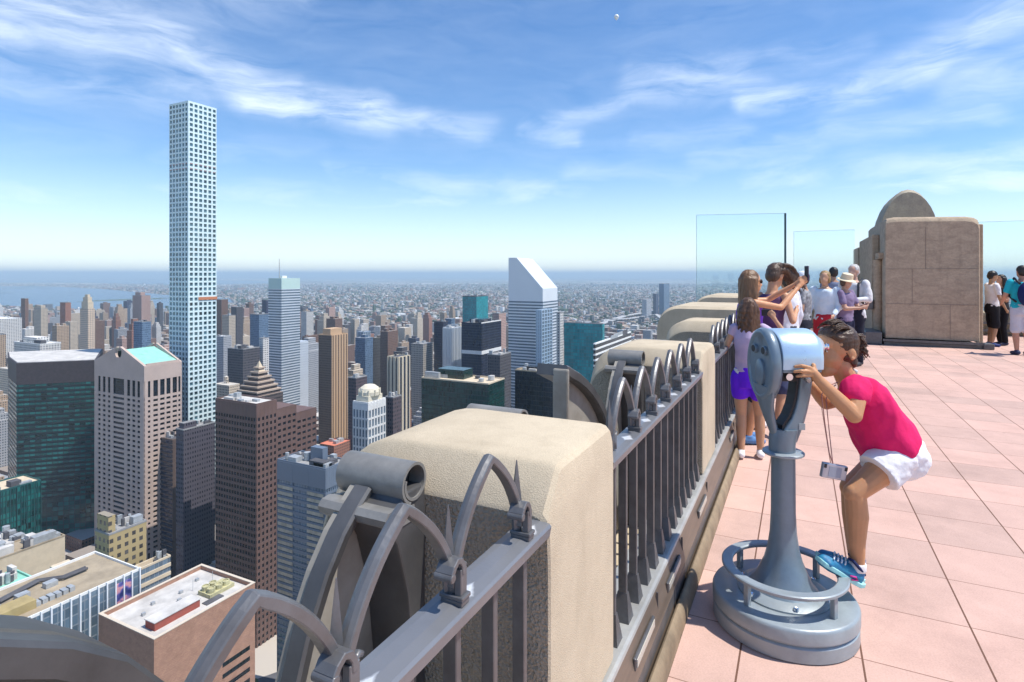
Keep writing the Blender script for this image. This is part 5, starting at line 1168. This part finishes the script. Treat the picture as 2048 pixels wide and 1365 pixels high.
# shirt
S = MB(); nrm = Vector((.78,0,.62)); ax = Vector((0,1,0))
spine = [((.334,1.100),.056,.072),((.350,1.086),.080,.112),((.375,1.050),.100,.138),((.405,.985),.113,.146),((.445,.915),.122,.148),((.487,.852),.129,.150),((.508,.815),.128,.152),((.515,.803),.118,.142)]
spine = [((a+.012, z+.002), p, l) for (a, z), p, l in spine]
S.loft([[Vector((a,0,z))+nrm*(rp*math.cos(2*math.pi*i/32))+ax*(rl*math.sin(2*math.pi*i/32)) for i in range(32)] for (a, z), rp, rl in spine])
for s_, A_, C_ in ((1, GP(1714,777,.115), GP(1713,797,.155)), (-1, GP(1706,787,-.115), GP(1692,802,-.15))): S.chain([A_, A_.lerp(C_,.45)], [.066,.064])
S.cap(GP(1699,768), GP(1709,782), .050, .064)
def shirt_fold(co, n):
    p = Vector((co.x*9+co.z*6, co.y*7, co.z*5-co.x*4)); q = Vector((co.x*26, co.y*22, co.z*12))
    return co + n*(.015*mnoise.noise(p)+.007*mnoise.noise(q)+.004*math.sin((co.x*.78-co.z*.2)*70+6*mnoise.noise(p*.7))*max(0,.98-co.z))
S.blob('shirt', [m_pink], girl, .0048, 5, disp=shirt_fold)
# shorts
S = MB(); S.ell(GP(1796,900), (.118,.140,.100), Matrix.Rotation(R(48),3,'Y')); S.ell(GP(1812,918,.05), (.105,.085,.095)); S.ell(GP(1812,914,-.05), (.10,.085,.09))
for b_, h0, h1 in ((1, GP(1792,915,.075), GP(1760,944,.088)), (-1, GP(1786,910,-.07), GP(1756,938,-.062))):
    d = (h1-h0).normalized(); u = d.cross(Vector((0,1,0))).normalized(); v = d.cross(u)
    S.loft([[h0+d*t+u*(r*1.0*math.cos(2*math.pi*i/28))+v*(r*.98*math.sin(2*math.pi*i/28)) for i in range(28)] for t, r in ((-.03,.086),(.03,.090),((h1-h0).length,.094),((h1-h0).length+.012,.096))])
S.blob('shorts', [m_shorts], girl, .0048, 3, disp=ripple(.006, 15, 2, (1,.5,1.3)))
# hair: swept back to a short curly tail
S = MB(); S.ell(hc+Vector((.008,0,.012)), (.081,.078,.084), tilt); S.ell(hc+Vector((.022,0,-.014)), (.062,.073,.080)); S.ell(hc+Vector((-.038,0,.046)), (.052,.064,.038)); S.ell(hc+Vector((-.030,.0,.030)), (.045,.074,.030), Matrix.Rotation(R(25),3,'Y'))
def strands(co, n): return co + n*(.0026*mnoise.noise(Vector((co.x*14+co.z*50, co.y*46, co.z*60-co.x*10)))+.0016*mnoise.noise(Vector((co.x*60, co.y*120, co.z*120))))
S.ell(GP(1696,708), (.034,.054,.040)); S.ell(GP(1700,724), (.024,.046,.032)); hm = hairmat((.070,.036,.020)); hair = S.blob('hair', [hm], girl, .0042, 3, disp=strands)
S = MB(); r = random.Random(4)
for k in range(95):                                           # curls of the tail
    p = GP(1717+r.uniform(-6,5), 682+r.uniform(-13,14), r.uniform(-.010,.040)); pts = []; ln_, dr, ph, rd = r.uniform(.012,.036), r.uniform(.018,.065), r.uniform(0,6.28), r.uniform(.005,.010); sy = r.uniform(-.014,.014); tw = r.choice((-1,1))*r.uniform(7,12)
    for i in range(13):
        f = i/12; pts.append(p+Vector((ln_*f+rd*math.cos(ph+tw*f), sy*f+rd*math.sin(ph+tw*f), .006*f-dr*f*f)))
    S.tube(pts, [.0048*(1-.045*i) for i in range(13)], 5)
S.ell(GP(1717,686,.012), (.022,.030,.042)); S.obj('hair_tail', hm, hair, True)
S = MB()
for k in range(60):                                           # loose strands over the crown
    th = r.uniform(-1.15, 1.15); pts = []
    for i in range(9):
        t = i/8; pts.append(hc+Vector((-.066+.140*t, .080*math.sin(th)*(1-.75*t*t), (.028+.068*math.cos(th))*(1-t*t*.85)+.034*math.sin(t*3.14)-.006*t + .003*math.sin(k+t*5))))
    S.tube(pts, [.0011+.0012*math.sin(3.14*(i+.5)/9) for i in range(9)], 4)
S.obj('hair_strands', hm, hair, True); bpy.data.objects['hair_strands']['kind'] = 'stuff'
# eyes, brows
for s_ in (-1, 1):
    S = MB(); S.ell(GP(1644,702)+Vector((.004,.031*s_,0)), (.009,.011,.007)); o = S.obj('eye', mat('eye_white', (.75,.72,.68), .2, var=.02), body, True)
    S = MB(); S.ell(GP(1644,702)+Vector((-.0035,.032*s_,0)), (.0032,.0055,.0055)); S.obj('iris', hm, o, True)
    S = MB(); S.tube([GP(1641,692)+Vector((.001,.014*s_,-.001)), GP(1641.5,690)+Vector((.004,.03*s_,0)), GP(1646,691)+Vector((.008,.045*s_,0))], [.0028,.003,.0015], 6); S.obj('eyebrow', hm, body, True)
# shoes and socks
m_shoe = mat('blue_shoe', (.02,.12,.30), .55, var=.5, vs=30, bump=.2, bs=80, var2=(.01,.25,.40)); m_sole = mat('aqua_sole', (.38,.74,.72), .6, var=.05); m_navy = cloth((.02,.03,.10)); m_sock = cloth((.80,.78,.78)); m_lace = mat('lace', (.80,.85,.86), .7)
def shoe(b_, dy):
    g = lambda x, y, k=0.: GP(x, y+dy, b_+k)
    S = MB(); S.chain([g(1712,1151), g(1690,1141), g(1662,1128), g(1647,1121)], [.034,.037,.036,.029]); S.ell(g(1652,1124), (.030,.042,.026), Matrix.Rotation(R(30),3,'Y')); S.cap(g(1712,1150), g(1717,1138), .031, .031)
    o = S.blob('shoe', [m_shoe], girl, .004, 3)
    S = MB(); prof = [(1722,1171,.027),(1712,1170,.034),(1695,1161,.032),(1672,1146,.036),(1652,1134,.041),(1640,1127,.034),(1634,1122,.02)]
    rings = []
    for x, y, wd in prof:
        p = g(x, y); rings.append([p+Vector((0,-wd,0)), p+Vector((0,wd,0)), p+Vector((.007,wd*1.04,.020)), p+Vector((.007,-wd*1.04,.020))])
    S.loft(rings); S.obj('sole', m_sole, o, bevel=.004)
    S = MB()
    for i in range(4):
        x, y = 1668+i*7.5, 1113+i*3.6; S.tube([g(x, y+6, .027), g(x+1, y, .010), g(x+2, y+1, -.012), g(x+2, y+6, -.028)], .0035, 6)
    o2 = S.obj('lace', m_lace, o, True); o2['kind'] = 'stuff'
    S = MB(); S.tube([g(1706,1122,.036), g(1724,1143,.030), g(1729,1150,0), g(1724,1143,-.030), g(1706,1122,-.036)], .007, 8); S.tube([g(1706,1122,.036), g(1700,1119,.02), g(1698,1118,0), g(1700,1119,-.02), g(1706,1122,-.036)], .006, 8); S.obj('cuff', m_navy, o, True)
    S = MB(); S.tube([g(1700,1152,.036), g(1712,1155,.037), g(1716,1161,.034), g(1703,1160,.037)], .004, 6); S.obj('side_mark', mat('magenta_mark', (.55,.03,.25), .6), o, True)
    S = MB(); S.lathe([(.034,-.002),(.036,.006),(.035,.03),(.0335,.034)], g(1714.5,1140), 20, (g(1716,1122)-g(1714.5,1140)).normalized()); S.obj('sock', m_sock, girl, True)
shoe(.08, 0); shoe(-.05, -9)
# camera swinging from a neck strap
cm = empty('pocket_camera', (VX, VY, 0), VROT, 'small silver camera hanging from a thin strap in front of the girl in pink', 'camera')
S = MB(); c = GP(1667,943,.06); q = Matrix.Rotation(R(-14),3,'X') @ Matrix.Rotation(R(8),3,'Y'); qx = Matrix.Rotation(R(11),3,'Y')
def cb_(dx0, dx1, dy0, dy1, dz0, dz1, S_): S_.add([c+qx@Vector(v) for v in ((dx0,dy0,dz0),(dx1,dy0,dz0),(dx1,dy1,dz0),(dx0,dy1,dz0),(dx0,dy0,dz1),(dx1,dy0,dz1),(dx1,dy1,dz1),(dx0,dy1,dz1))], [(3,2,1,0),(4,5,6,7),(0,1,5,4),(1,2,6,5),(2,3,7,6),(3,0,4,7)])
cb_(-.058,.058,-.011,.011,-.034,.034,S); S.obj('camera_body', mat('camera_silver', (.42,.45,.52), .3, .6), cm, bevel=.004)
for dx in (-.05, .05):
    S = MB(); cb_(dx-.006,dx+.006,-.013,-.0112,.012,.03,S); S.obj('corner_lug', m_black, cm)
S = MB(); cb_(-.030,.030,-.0125,-.0112,-.024,.022,S); S.obj('screen', mat('camera_screen', (.30,.33,.40), .15), cm)
m_strap = cloth((.42,.22,.20))
S = MB(); top = c+qx@Vector((-.01,0,.034))
S.tube([GP(1676,765,.05), GP(1655,772,.055), GP(1643,790,.05), GP(1650,850,.05), GP(1658,905,.055), top], .0024, 6); S.tube([GP(1672,770,-.05), GP(1658,780,-.045), GP(1652,800,-.02), GP(1657,850,.02), GP(1663,905,.05), top], .0024, 6); S.obj('strap', m_strap, cm, True)
# ------------------------------------------------------------------ the other visitors
def person(label, X, Y, heading, h, top, bottom, skin_c=(.50,.28,.17), hair_c=(.03,.018,.012), hair='short', arms=None, legs='trousers', shoe_c=(.6,.6,.62), sleeve='short', lean=0., turn=0., tilt=0., hat=None, feet=((-.09,.02),(.09,-.02)), build=1., voxel=.012, pattern=False, toph=.90, group='visitors further along the terrace'):
    """Local frame: +y is where the person faces, +x their right. arms: ((elbow, wrist) left, (elbow, wrist) right) in metres for a height of 1.70."""
    k = h/1.70; V = lambda x, y, z: Vector((x, y, z))*k
    p = empty('person', (X, Y, 0), R(heading)-R(90), label, 'person', group)
    sm_, hm_ = skin(skin_c), hairmat(hair_c)
    hipz, kneez, shz = .86, .46, 1.385
    ln = lambda z: lean*(z-hipz) if z > hipz else 0       # forward lean of the trunk
    hips = [V(s*.085, 0, hipz) for s in (-1, 1)]; kn = [V(f[0]*.95, f[1]*.5+.03, kneez) for f in feet]; an = [V(f[0], f[1]-.03, .085) for f in feet]
    sh = [V(s*.165*build, ln(shz), shz) for s in (-1, 1)]
    if arms is None: arms = (((-.235,-.02,1.10),(-.24,.06,.86)), ((.235,-.02,1.10),(.24,.06,.86)))
    hd = V(.0, ln(1.58)+.02, 1.585); rt = Matrix.Rotation(turn, 3, 'Z') @ Matrix.Rotation(tilt, 3, 'X')
    H = lambda x, y, z: hd + rt @ (Vector((x, y, z))*k)
    B = MB()
    B.ell(H(0,-.008,.025), (.076*k,.092*k,.092*k), rt); B.ell(H(0,.030,-.045), (.056*k,.060*k,.072*k), rt); B.ell(H(0,.055,-.095), (.024*k,.022*k,.02*k), rt)
    B.cap(H(0,.085,.0), H(0,.100,-.028), .009*k, .013*k, 8); B.ell(H(0,.084,-.058), (.022*k,.010*k,.009*k), rt)
    for s in (-1, 1): B.ell(H(s*.074,-.005,-.012), (.010*k,.018*k,.030*k), rt)
    B.cap(H(0,-.015,-.07), V(0, ln(1.42)-.01, 1.40), .050*k, .056*k)
    rings = [(hipz-.05,.13,.10),(hipz+.04,.155,.115),(1.02,.135,.10),(1.15,.148,.108),(1.28,.160,.112),(1.36,.150,.095),(1.42,.085,.07)]
    tor = lambda g: [[V((rx*build+g)*math.cos(2*math.pi*i/24), ln(z)+(ry+g)*math.sin(2*math.pi*i/24), z) for i in range(24)] for z, rx, ry in rings]
    B.loft(tor(-.006))
    els, wrs = [], []
    for s, (e, w) in enumerate(arms):
        e, w = V(*e), V(*w); els.append(e); wrs.append(w); B.chain([sh[s], sh[s].lerp(e,.5), e, e.lerp(w,.35), w], [q*k*build for q in (.046,.042,.036,.036,.024)])
        d = (w-e).normalized(); pm = w+d*.055*k; B.chain([w, pm], [.024*k,.027*k])
        u = d.cross(Vector((0,0,1))); u = u.normalized() if u.length > .1 else Vector((1,0,0)); q = u.cross(d)
        for f in range(4):
            o_ = q*(.030-.02*f)*k; kn_ = pm+d*.03*k+o_; B.chain([pm+o_*.6, kn_, kn_+d*(.03-.004*abs(f-1.5))*k+u*.012*k*(1 if s else -1)], [.010*k,.0095*k,.0078*k], 8)
        B.chain([w+d*.015*k, w+d*.05*k+q*.035*k, w+d*.075*k+q*.038*k], [.012*k,.011*k,.009*k], 8)
    for i in (0, 1):
        B.chain([hips[i], hips[i].lerp(kn[i],.5), kn[i], kn[i].lerp(an[i],.35), an[i]], [q*k for q in (.088,.073,.054,.054,.034)])
    B.k = 0; body = B.blob('body', [sm_], p, voxel*k, 3)
    # top
    S = MB(); zmin = toph
    rg = [q for q in rings if q[0] >= zmin+.02]; rg = [(zmin, .158, .118)] + rg
    S.loft([[V((rx*build+.012)*math.cos(2*math.pi*i/24), ln(z)+(ry+.012)*math.sin(2*math.pi*i/24), z) for i in range(24)] for z, rx, ry in rg[:-1]] + [[V(.105*math.cos(2*math.pi*i/24), ln(1.40)+.075*math.sin(2*math.pi*i/24), 1.40) for i in range(24)]])
    if sleeve:
        for s in (0, 1):
            t = {'short': .62, 'cap': .2, 'long': 1.}[sleeve]; S.chain([sh[s], sh[s].lerp(els[s], t)], [.060*k*build, .054*k*build])
            if sleeve == 'long': S.chain([els[s], els[s].lerp(wrs[s], .9)], [.050*k, .040*k])
    S.blob('shirt', [cloth(top, pattern=pattern)], p, voxel*k, 3, disp=ripple(.010*k, 9, X))
    # legs
    S = MB(); S.loft([[V((rx*build+.014)*math.cos(2*math.pi*i/24), (ry+.014)*math.sin(2*math.pi*i/24), z) for i in range(24)] for z, rx, ry in ((hipz-.10,.150,.115),(hipz-.03,.155,.12),(hipz+.05,.152,.115),(hipz+.12,.135,.105))])
    t = {'trousers': 1.95, 'shorts': .95, 'short_shorts': .42, 'skirt': .8}[legs]
    for i in (0, 1):
        if t > 1: S.chain([hips[i], kn[i], kn[i].lerp(an[i], t-1)], [.094*k,.072*k,.058*k])
        else: S.chain([hips[i], hips[i].lerp(kn[i], t)], [.096*k, (.088 if t > .6 else .094)*k])
    S.blob('trousers' if legs == 'trousers' else 'shorts', [cloth(bottom)], p, voxel*k, 3, disp=ripple(.007*k, 10, Y))
    for i in (0, 1):
        S = MB(); a = an[i]; S.chain([a+V(0,-.035,-.035), a+V(0,.05,-.045), a+V((-.01,.01)[i],.135,-.052)], [.040*k,.040*k,.032*k]); S.ell(a+V(0,0,-.01), (.040*k,.05*k,.035*k))
        o = S.blob('shoe', [cloth(shoe_c, .6)], p, .008*k, 2)
    # hair
    S = MB()
    if hair in ('short', 'long', 'bob', 'pony', 'blown', 'wavy'):
        S.ell(H(0,-.022,.040), (.084*k,.094*k,.088*k), rt); S.ell(H(0,-.050,-.005), (.078*k,.062*k,.080*k), rt)
        if hair in ('long', 'wavy'):
            n_ = 22
            for j in range(n_):
                th = (j/(n_-1)-.5)*R(215); r0 = .078; pts = [H(r0*math.sin(th), -.020-r0*math.cos(th), .03)]
                L_ = .34 if hair == 'long' else .36
                for q in range(1, 8):
                    f = q/7; wv = (.018 if hair == 'wavy' else .004)*math.sin(q*2.1+j*1.9)
                    pts.append(H((r0+.020*f)*math.sin(th)+wv, -.022-(r0+.012*f)*math.cos(th)*(1-.1*f)+wv*.6, .03-L_*f))
                S.chain(pts, [.026*k,.026*k,.025*k,.024*k,.022*k,.020*k,.016*k,.010*k], 8)
        if hair == 'bob':
            for s in (-1, 1): S.ell(H(s*.062,-.02,-.03), (.028*k,.055*k,.065*k), rt)
        if hair == 'pony': S.chain([H(0,-.10,.05), H(0,-.15,.0), H(0,-.15,-.12)], [.028*k,.026*k,.012*k])
        if hair == 'blown':
            r = random.Random(8)
            for j in range(44):
                a0 = r.uniform(-1.3, 1.3); pts = [H(.075*math.sin(a0), -.02-.06*math.cos(a0)*r.uniform(-.6,1), .085+r.uniform(-.05,.02))]; dx = r.uniform(.55,1.1)
                for q in range(1, 8): f = q/7; pts.append(pts[0]+Vector((.515*.24*f*dx+.012*math.sin(3*f+j), .857*.24*f*dx+.012*math.cos(2*f+j), .05*math.sin(f*2.2)-.26*f*f*dx))*k)
                S.chain(pts, [q*k for q in (.018,.018,.017,.016,.014,.011,.008,.004)], 7)
    if S.v:
        hr = S.blob('hair', [hm_], p, .0085*k, 2, disp=lambda co, n: co+n*(.0065*mnoise.noise(Vector((co.x*44, co.y*44, co.z*9)))+.003*mnoise.noise(Vector((co.x*95, co.y*95, co.z*22)))))
    if hat:
        kind, hc_ = hat; S = MB()
        if kind == 'cap':
            S.lathe([(.001,.108),(.05,.10),(.078,.07),(.088,.02),(.089,.0)][::-1], (0,0,0), 20)
            S.prism([(.08*math.cos(a), .06+.10*math.sin(a)) for a in [i/10*math.pi for i in range(11)]], .0, .010)
        else: S.lathe([(.150,-.016),(.146,-.008),(.094,.012),(.094,.05),(.088,.095),(.05,.108),(.001,.104)], (0,0,0), 24)
        S.v = [tuple(H(x, y-.012, z+.035)) for x, y, z in S.v]; S.obj('hat', cloth(hc_), p, smooth='auto')
    return p, V, H, k, body
def spot(x, D): return at(x, D)
# girl in purple shorts, back to us, at the fence
X_, Y_ = spot(1497, 5.08)
g1, V, H, k, bd = person('girl in bright purple shorts and lilac top at the fence, back turned, wavy hair', X_, Y_, 8, 1.41, (.50,.40,.56), (.14,.02,.72), (.52,.29,.17), (.095,.046,.022), 'wavy', (((-.245,.03,1.12),(-.285,.25,1.09)), ((.40,.05,1.27),(.27,.10,1.47))), 'short_shorts', (.78,.78,.80), 'cap', feet=((-.075,.0),(.12,.06)), build=.86, voxel=.009, toph=.93, group='girls at the fence')
S = MB(); S.loft([[V((.138+g)*math.cos(2*math.pi*i/24), (.112+g)*math.sin(2*math.pi*i/24), z) for i in range(24)] for z, g in ((.90,.004),(.905,.010),(.95,.008),(.955,.0))]); S.obj('white_hem', cloth((.8,.8,.8)), g1, True)
S = MB(); S.cap(V(-.272,.19,1.095), V(-.276,.215,1.093), .031*k, .031*k); S.obj('wristband', m_black, g1, True)
pc = empty('compact_camera', g1.location + Matrix.Rotation(g1.rotation_euler.z, 3, 'Z') @ V(.20,.145,1.545), g1.rotation_euler.z, 'little camera held up to the face by the girl in purple shorts', 'camera')
S = MB(); S.box((-.05,-.012,-.03), (.05,.012,.03)); S.obj('camera_body', m_black, pc, bevel=.004); S = MB(); S.lathe([(.02,0),(.02,.02),(.016,.022),(.001,.022)], (0,.012,0), 16, (0,1,0)); S.obj('lens', m_dkchrome, pc, smooth='auto')
# young woman in profile holding up a phone
X_, Y_ = spot(1499, 5.58)
g2, V, H, k, bd = person('woman in sunglasses with very long straight brown hair, both arms held out', X_, Y_, -64, 1.66, (.17,.05,.50), (.03,.03,.045), (.62,.31,.16), (.17,.090,.042), 'long', (((-.16,.245,1.40),(-.02,.47,1.57)), ((.13,.25,1.34),(.03,.47,1.54))), 'shorts', (.10,.22,.45), None, turn=R(4), build=.84, voxel=.010, group='girls at the fence')
S = MB()
for s in (-1, 1): S.ell(H(s*.032,.083,.008), (.027*k,.010*k,.021*k))
S.cap(H(-.02,.09,.012), H(.02,.09,.012), .005, .005, 6); S.cap(H(-.058,.078,.014), H(-.078,.0,.010), .0035, .0035, 6); S.cap(H(.058,.078,.014), H(.078,.0,.010), .0035, .0035, 6); S.obj('sunglasses', m_black, g2, True)
ph = empty('phone', g2.location + Matrix.Rotation(g2.rotation_euler.z, 3, 'Z') @ V(.0,.565,1.67), g2.rotation_euler.z, 'dark phone held up at arm\'s length by the woman in sunglasses', 'phone')
S = MB(); S.box((-.036,-.005,-.075), (.036,.005,.075)); S.obj('phone_body', mat('phone_purple', (.06,.03,.09), .25), ph, bevel=.004); S = MB(); S.box((-.032,-.0065,-.068), (.032,-.0052,.068)); S.obj('screen', m_black, ph)
# woman with blown hair
X_, Y_ = spot(1533, 5.95)
person('woman with dark hair blowing sideways over her shoulder, head bowed, beside the girls', X_, Y_, -32, 1.72, (.10,.05,.12), (.05,.06,.12), (.60,.32,.18), (.085,.05,.03), 'blown', (((-.24,.08,1.14),(-.15,.24,1.20)), ((.25,.06,1.14),(.16,.25,1.22))), 'shorts', (.75,.72,.72), None, lean=.18, tilt=R(-20), build=.88, voxel=.011, feet=((-.10,.03),(.22,-.12)), group='girls at the fence')
# behind them
X_, Y_ = spot(1577, 7.6)
person('dark-haired visitor in a white and grey top standing behind the girls at the fence', X_, Y_, 60, 1.66, (.70,.70,.76), (.05,.05,.07), (.42,.24,.15), (.02,.014,.012), 'bob', None, 'trousers', sleeve='long', voxel=.014)
X_, Y_ = spot(1607, 9.4)
person('visitor in a black and white patterned shirt with a white cap near the glass screen', X_, Y_, 80, 1.66, (.26,.27,.29), (.03,.035,.05), (.45,.26,.17), (.02,.015,.012), 'short', None, 'trousers', hat=('cap', (.75,.78,.82)), pattern=True, voxel=.016)
X_, Y_ = spot(1650, 9.6)
w7, V, H, k, bd = person('blonde woman in a loose pale blue and white shirt and red shorts, turned sideways', X_, Y_, 165, 1.68, (.66,.76,.84), (.50,.03,.05), (.55,.32,.20), (.30,.19,.075), 'bob', (((-.22,.05,1.10),(-.18,.22,.98)), ((.23,.02,1.10),(.22,.16,.93))), 'shorts', (.35,.2,.15), 'long', voxel=.015, build=1.06, toph=.74)
X_, Y_ = spot(1667, 12.6)
person('dark-haired man in a blue-grey shirt, back turned, behind the blonde woman', X_, Y_, 20, 1.78, (.13,.16,.25), (.05,.05,.08), (.40,.23,.15), (.015,.012,.012), 'short', None, 'trousers', build=1.12, voxel=.018)
X_, Y_ = spot(1708, 10.3)
p9, V, H, k, bd = person('grey-haired man in an open white shirt and dark trousers with black rucksack straps', X_, Y_, 150, 1.80, (.66,.66,.67), (.018,.02,.035), (.55,.34,.25), (.50,.49,.47), 'short', (((-.25,.03,1.12),(-.16,.25,1.12)), ((.26,.0,1.12),(.18,.22,1.08))), 'trousers', (.05,.05,.06), 'long', build=1.12, toph=.80, voxel=.015)
for s in (-1, 1): S = MB(); S.tube([V(s*.12,-.13,1.18), V(s*.125,-.02,1.455), V(s*.12,.10,1.38), V(s*.13,.135,1.15), V(s*.16,.02,1.05)], .019*k, 8); S.obj('rucksack_strap', m_black, p9, True)
X_, Y_ = spot(1691, 9.5)
person('woman in a cream sun hat and mauve top before the grey-haired man', X_, Y_, -120, 1.62, (.22,.17,.28), (.02,.022,.05), (.55,.32,.22), (.10,.06,.04), 'bob', (((-.20,.12,1.12),(-.08,.28,1.18)), ((.21,.10,1.12),(.06,.27,1.14))), 'trousers', hat=('sun', (.74,.64,.45)), turn=R(-10), tilt=R(-16), voxel=.015)
X_, Y_ = spot(1984, 13.0)
person('black-haired man in a white T-shirt and black shorts right of the stone block', X_, Y_, -75, 1.70, (.72,.70,.72), (.014,.014,.018), (.42,.24,.14), (.012,.01,.01), 'short', (((-.22,.08,1.10),(-.10,.26,1.04)), ((.25,.02,1.08),(.20,.16,.86))), 'shorts', (.02,.04,.16), 'short', voxel=.016, tilt=R(-14))
X_, Y_ = spot(2003, 13.2)
person('woman in black with long black hair and a grey cloth, close beside the black-haired man', X_, Y_, 120, 1.62, (.03,.028,.032), (.012,.012,.016), (.50,.28,.18), (.012,.01,.01), 'long', (((-.22,.06,1.10),(-.16,.24,1.10)), ((.22,.06,1.10),(.08,.26,1.14))), 'trousers', (.03,.03,.06), 'short', voxel=.016)
X_, Y_ = spot(2044, 11.6)
p13, V, H, k, bd = person('man in a turquoise T-shirt and pale shorts at the right edge', X_, Y_, 15, 1.80, (.02,.42,.50), (.52,.52,.58), (.50,.25,.16), (.02,.015,.012), 'short', (((-.27,.02,1.12),(-.22,.2,1.0)), ((.27,.02,1.12),(.22,.2,1.0))), 'shorts', (.03,.04,.09), 'short', build=1.15, voxel=.015)
bk = empty('rucksack', p13.location, p13.rotation_euler.z, 'navy rucksack worn by the man in the turquoise T-shirt', 'rucksack')
S = MB(); S.ell(V(-.03,-.215,1.17), (.165*k,.10*k,.24*k)); S.ell(V(-.03,-.25,1.07), (.135*k,.10*k,.13*k)); S.blob('bag', [cloth((.012,.02,.09))], bk, .014, 3)
for s in (-1, 1): S = MB(); S.tube([V(s*.13,-.17,1.36), V(s*.135,-.01,1.468), V(s*.13,.125,1.34), V(s*.15,.12,1.12), V(s*.17,-.12,1.02)], .020*k, 8); S.obj('shoulder_strap', m_black, bk, True)
S = MB(); S.box(V(-.075,-.352,1.04), V(.015,-.335,1.10)); S.obj('pocket_badge', cloth((.7,.7,.72)), bk, bevel=.004)
# ------------------------------------------------------------------ haze: one even box of air
def haze():
    b = MB(); b.box((-5000, -61000, G-1), (60500, 61000, 182.0))
    m = bpy.data.materials.new('haze'); m.use_nodes = True; nt = m.node_tree; nt.nodes.clear()
    o = nt.nodes.new('ShaderNodeOutputMaterial'); v = nt.nodes.new('ShaderNodeVolumePrincipled'); nt.links.new(v.outputs[0], o.inputs['Volume'])
    v.inputs['Color'].default_value = (.66,.86,1.0,1); v.inputs['Density'].default_value = 7.5e-5; v.inputs['Anisotropy'].default_value = 0
    try: m.cycles.homogeneous_volume = True
    except Exception: pass
    h = b.obj('haze', m); h['kind'] = 'stuff'; h['label'] = 'pale blue haze lying over the distant city'
    return h
haze()
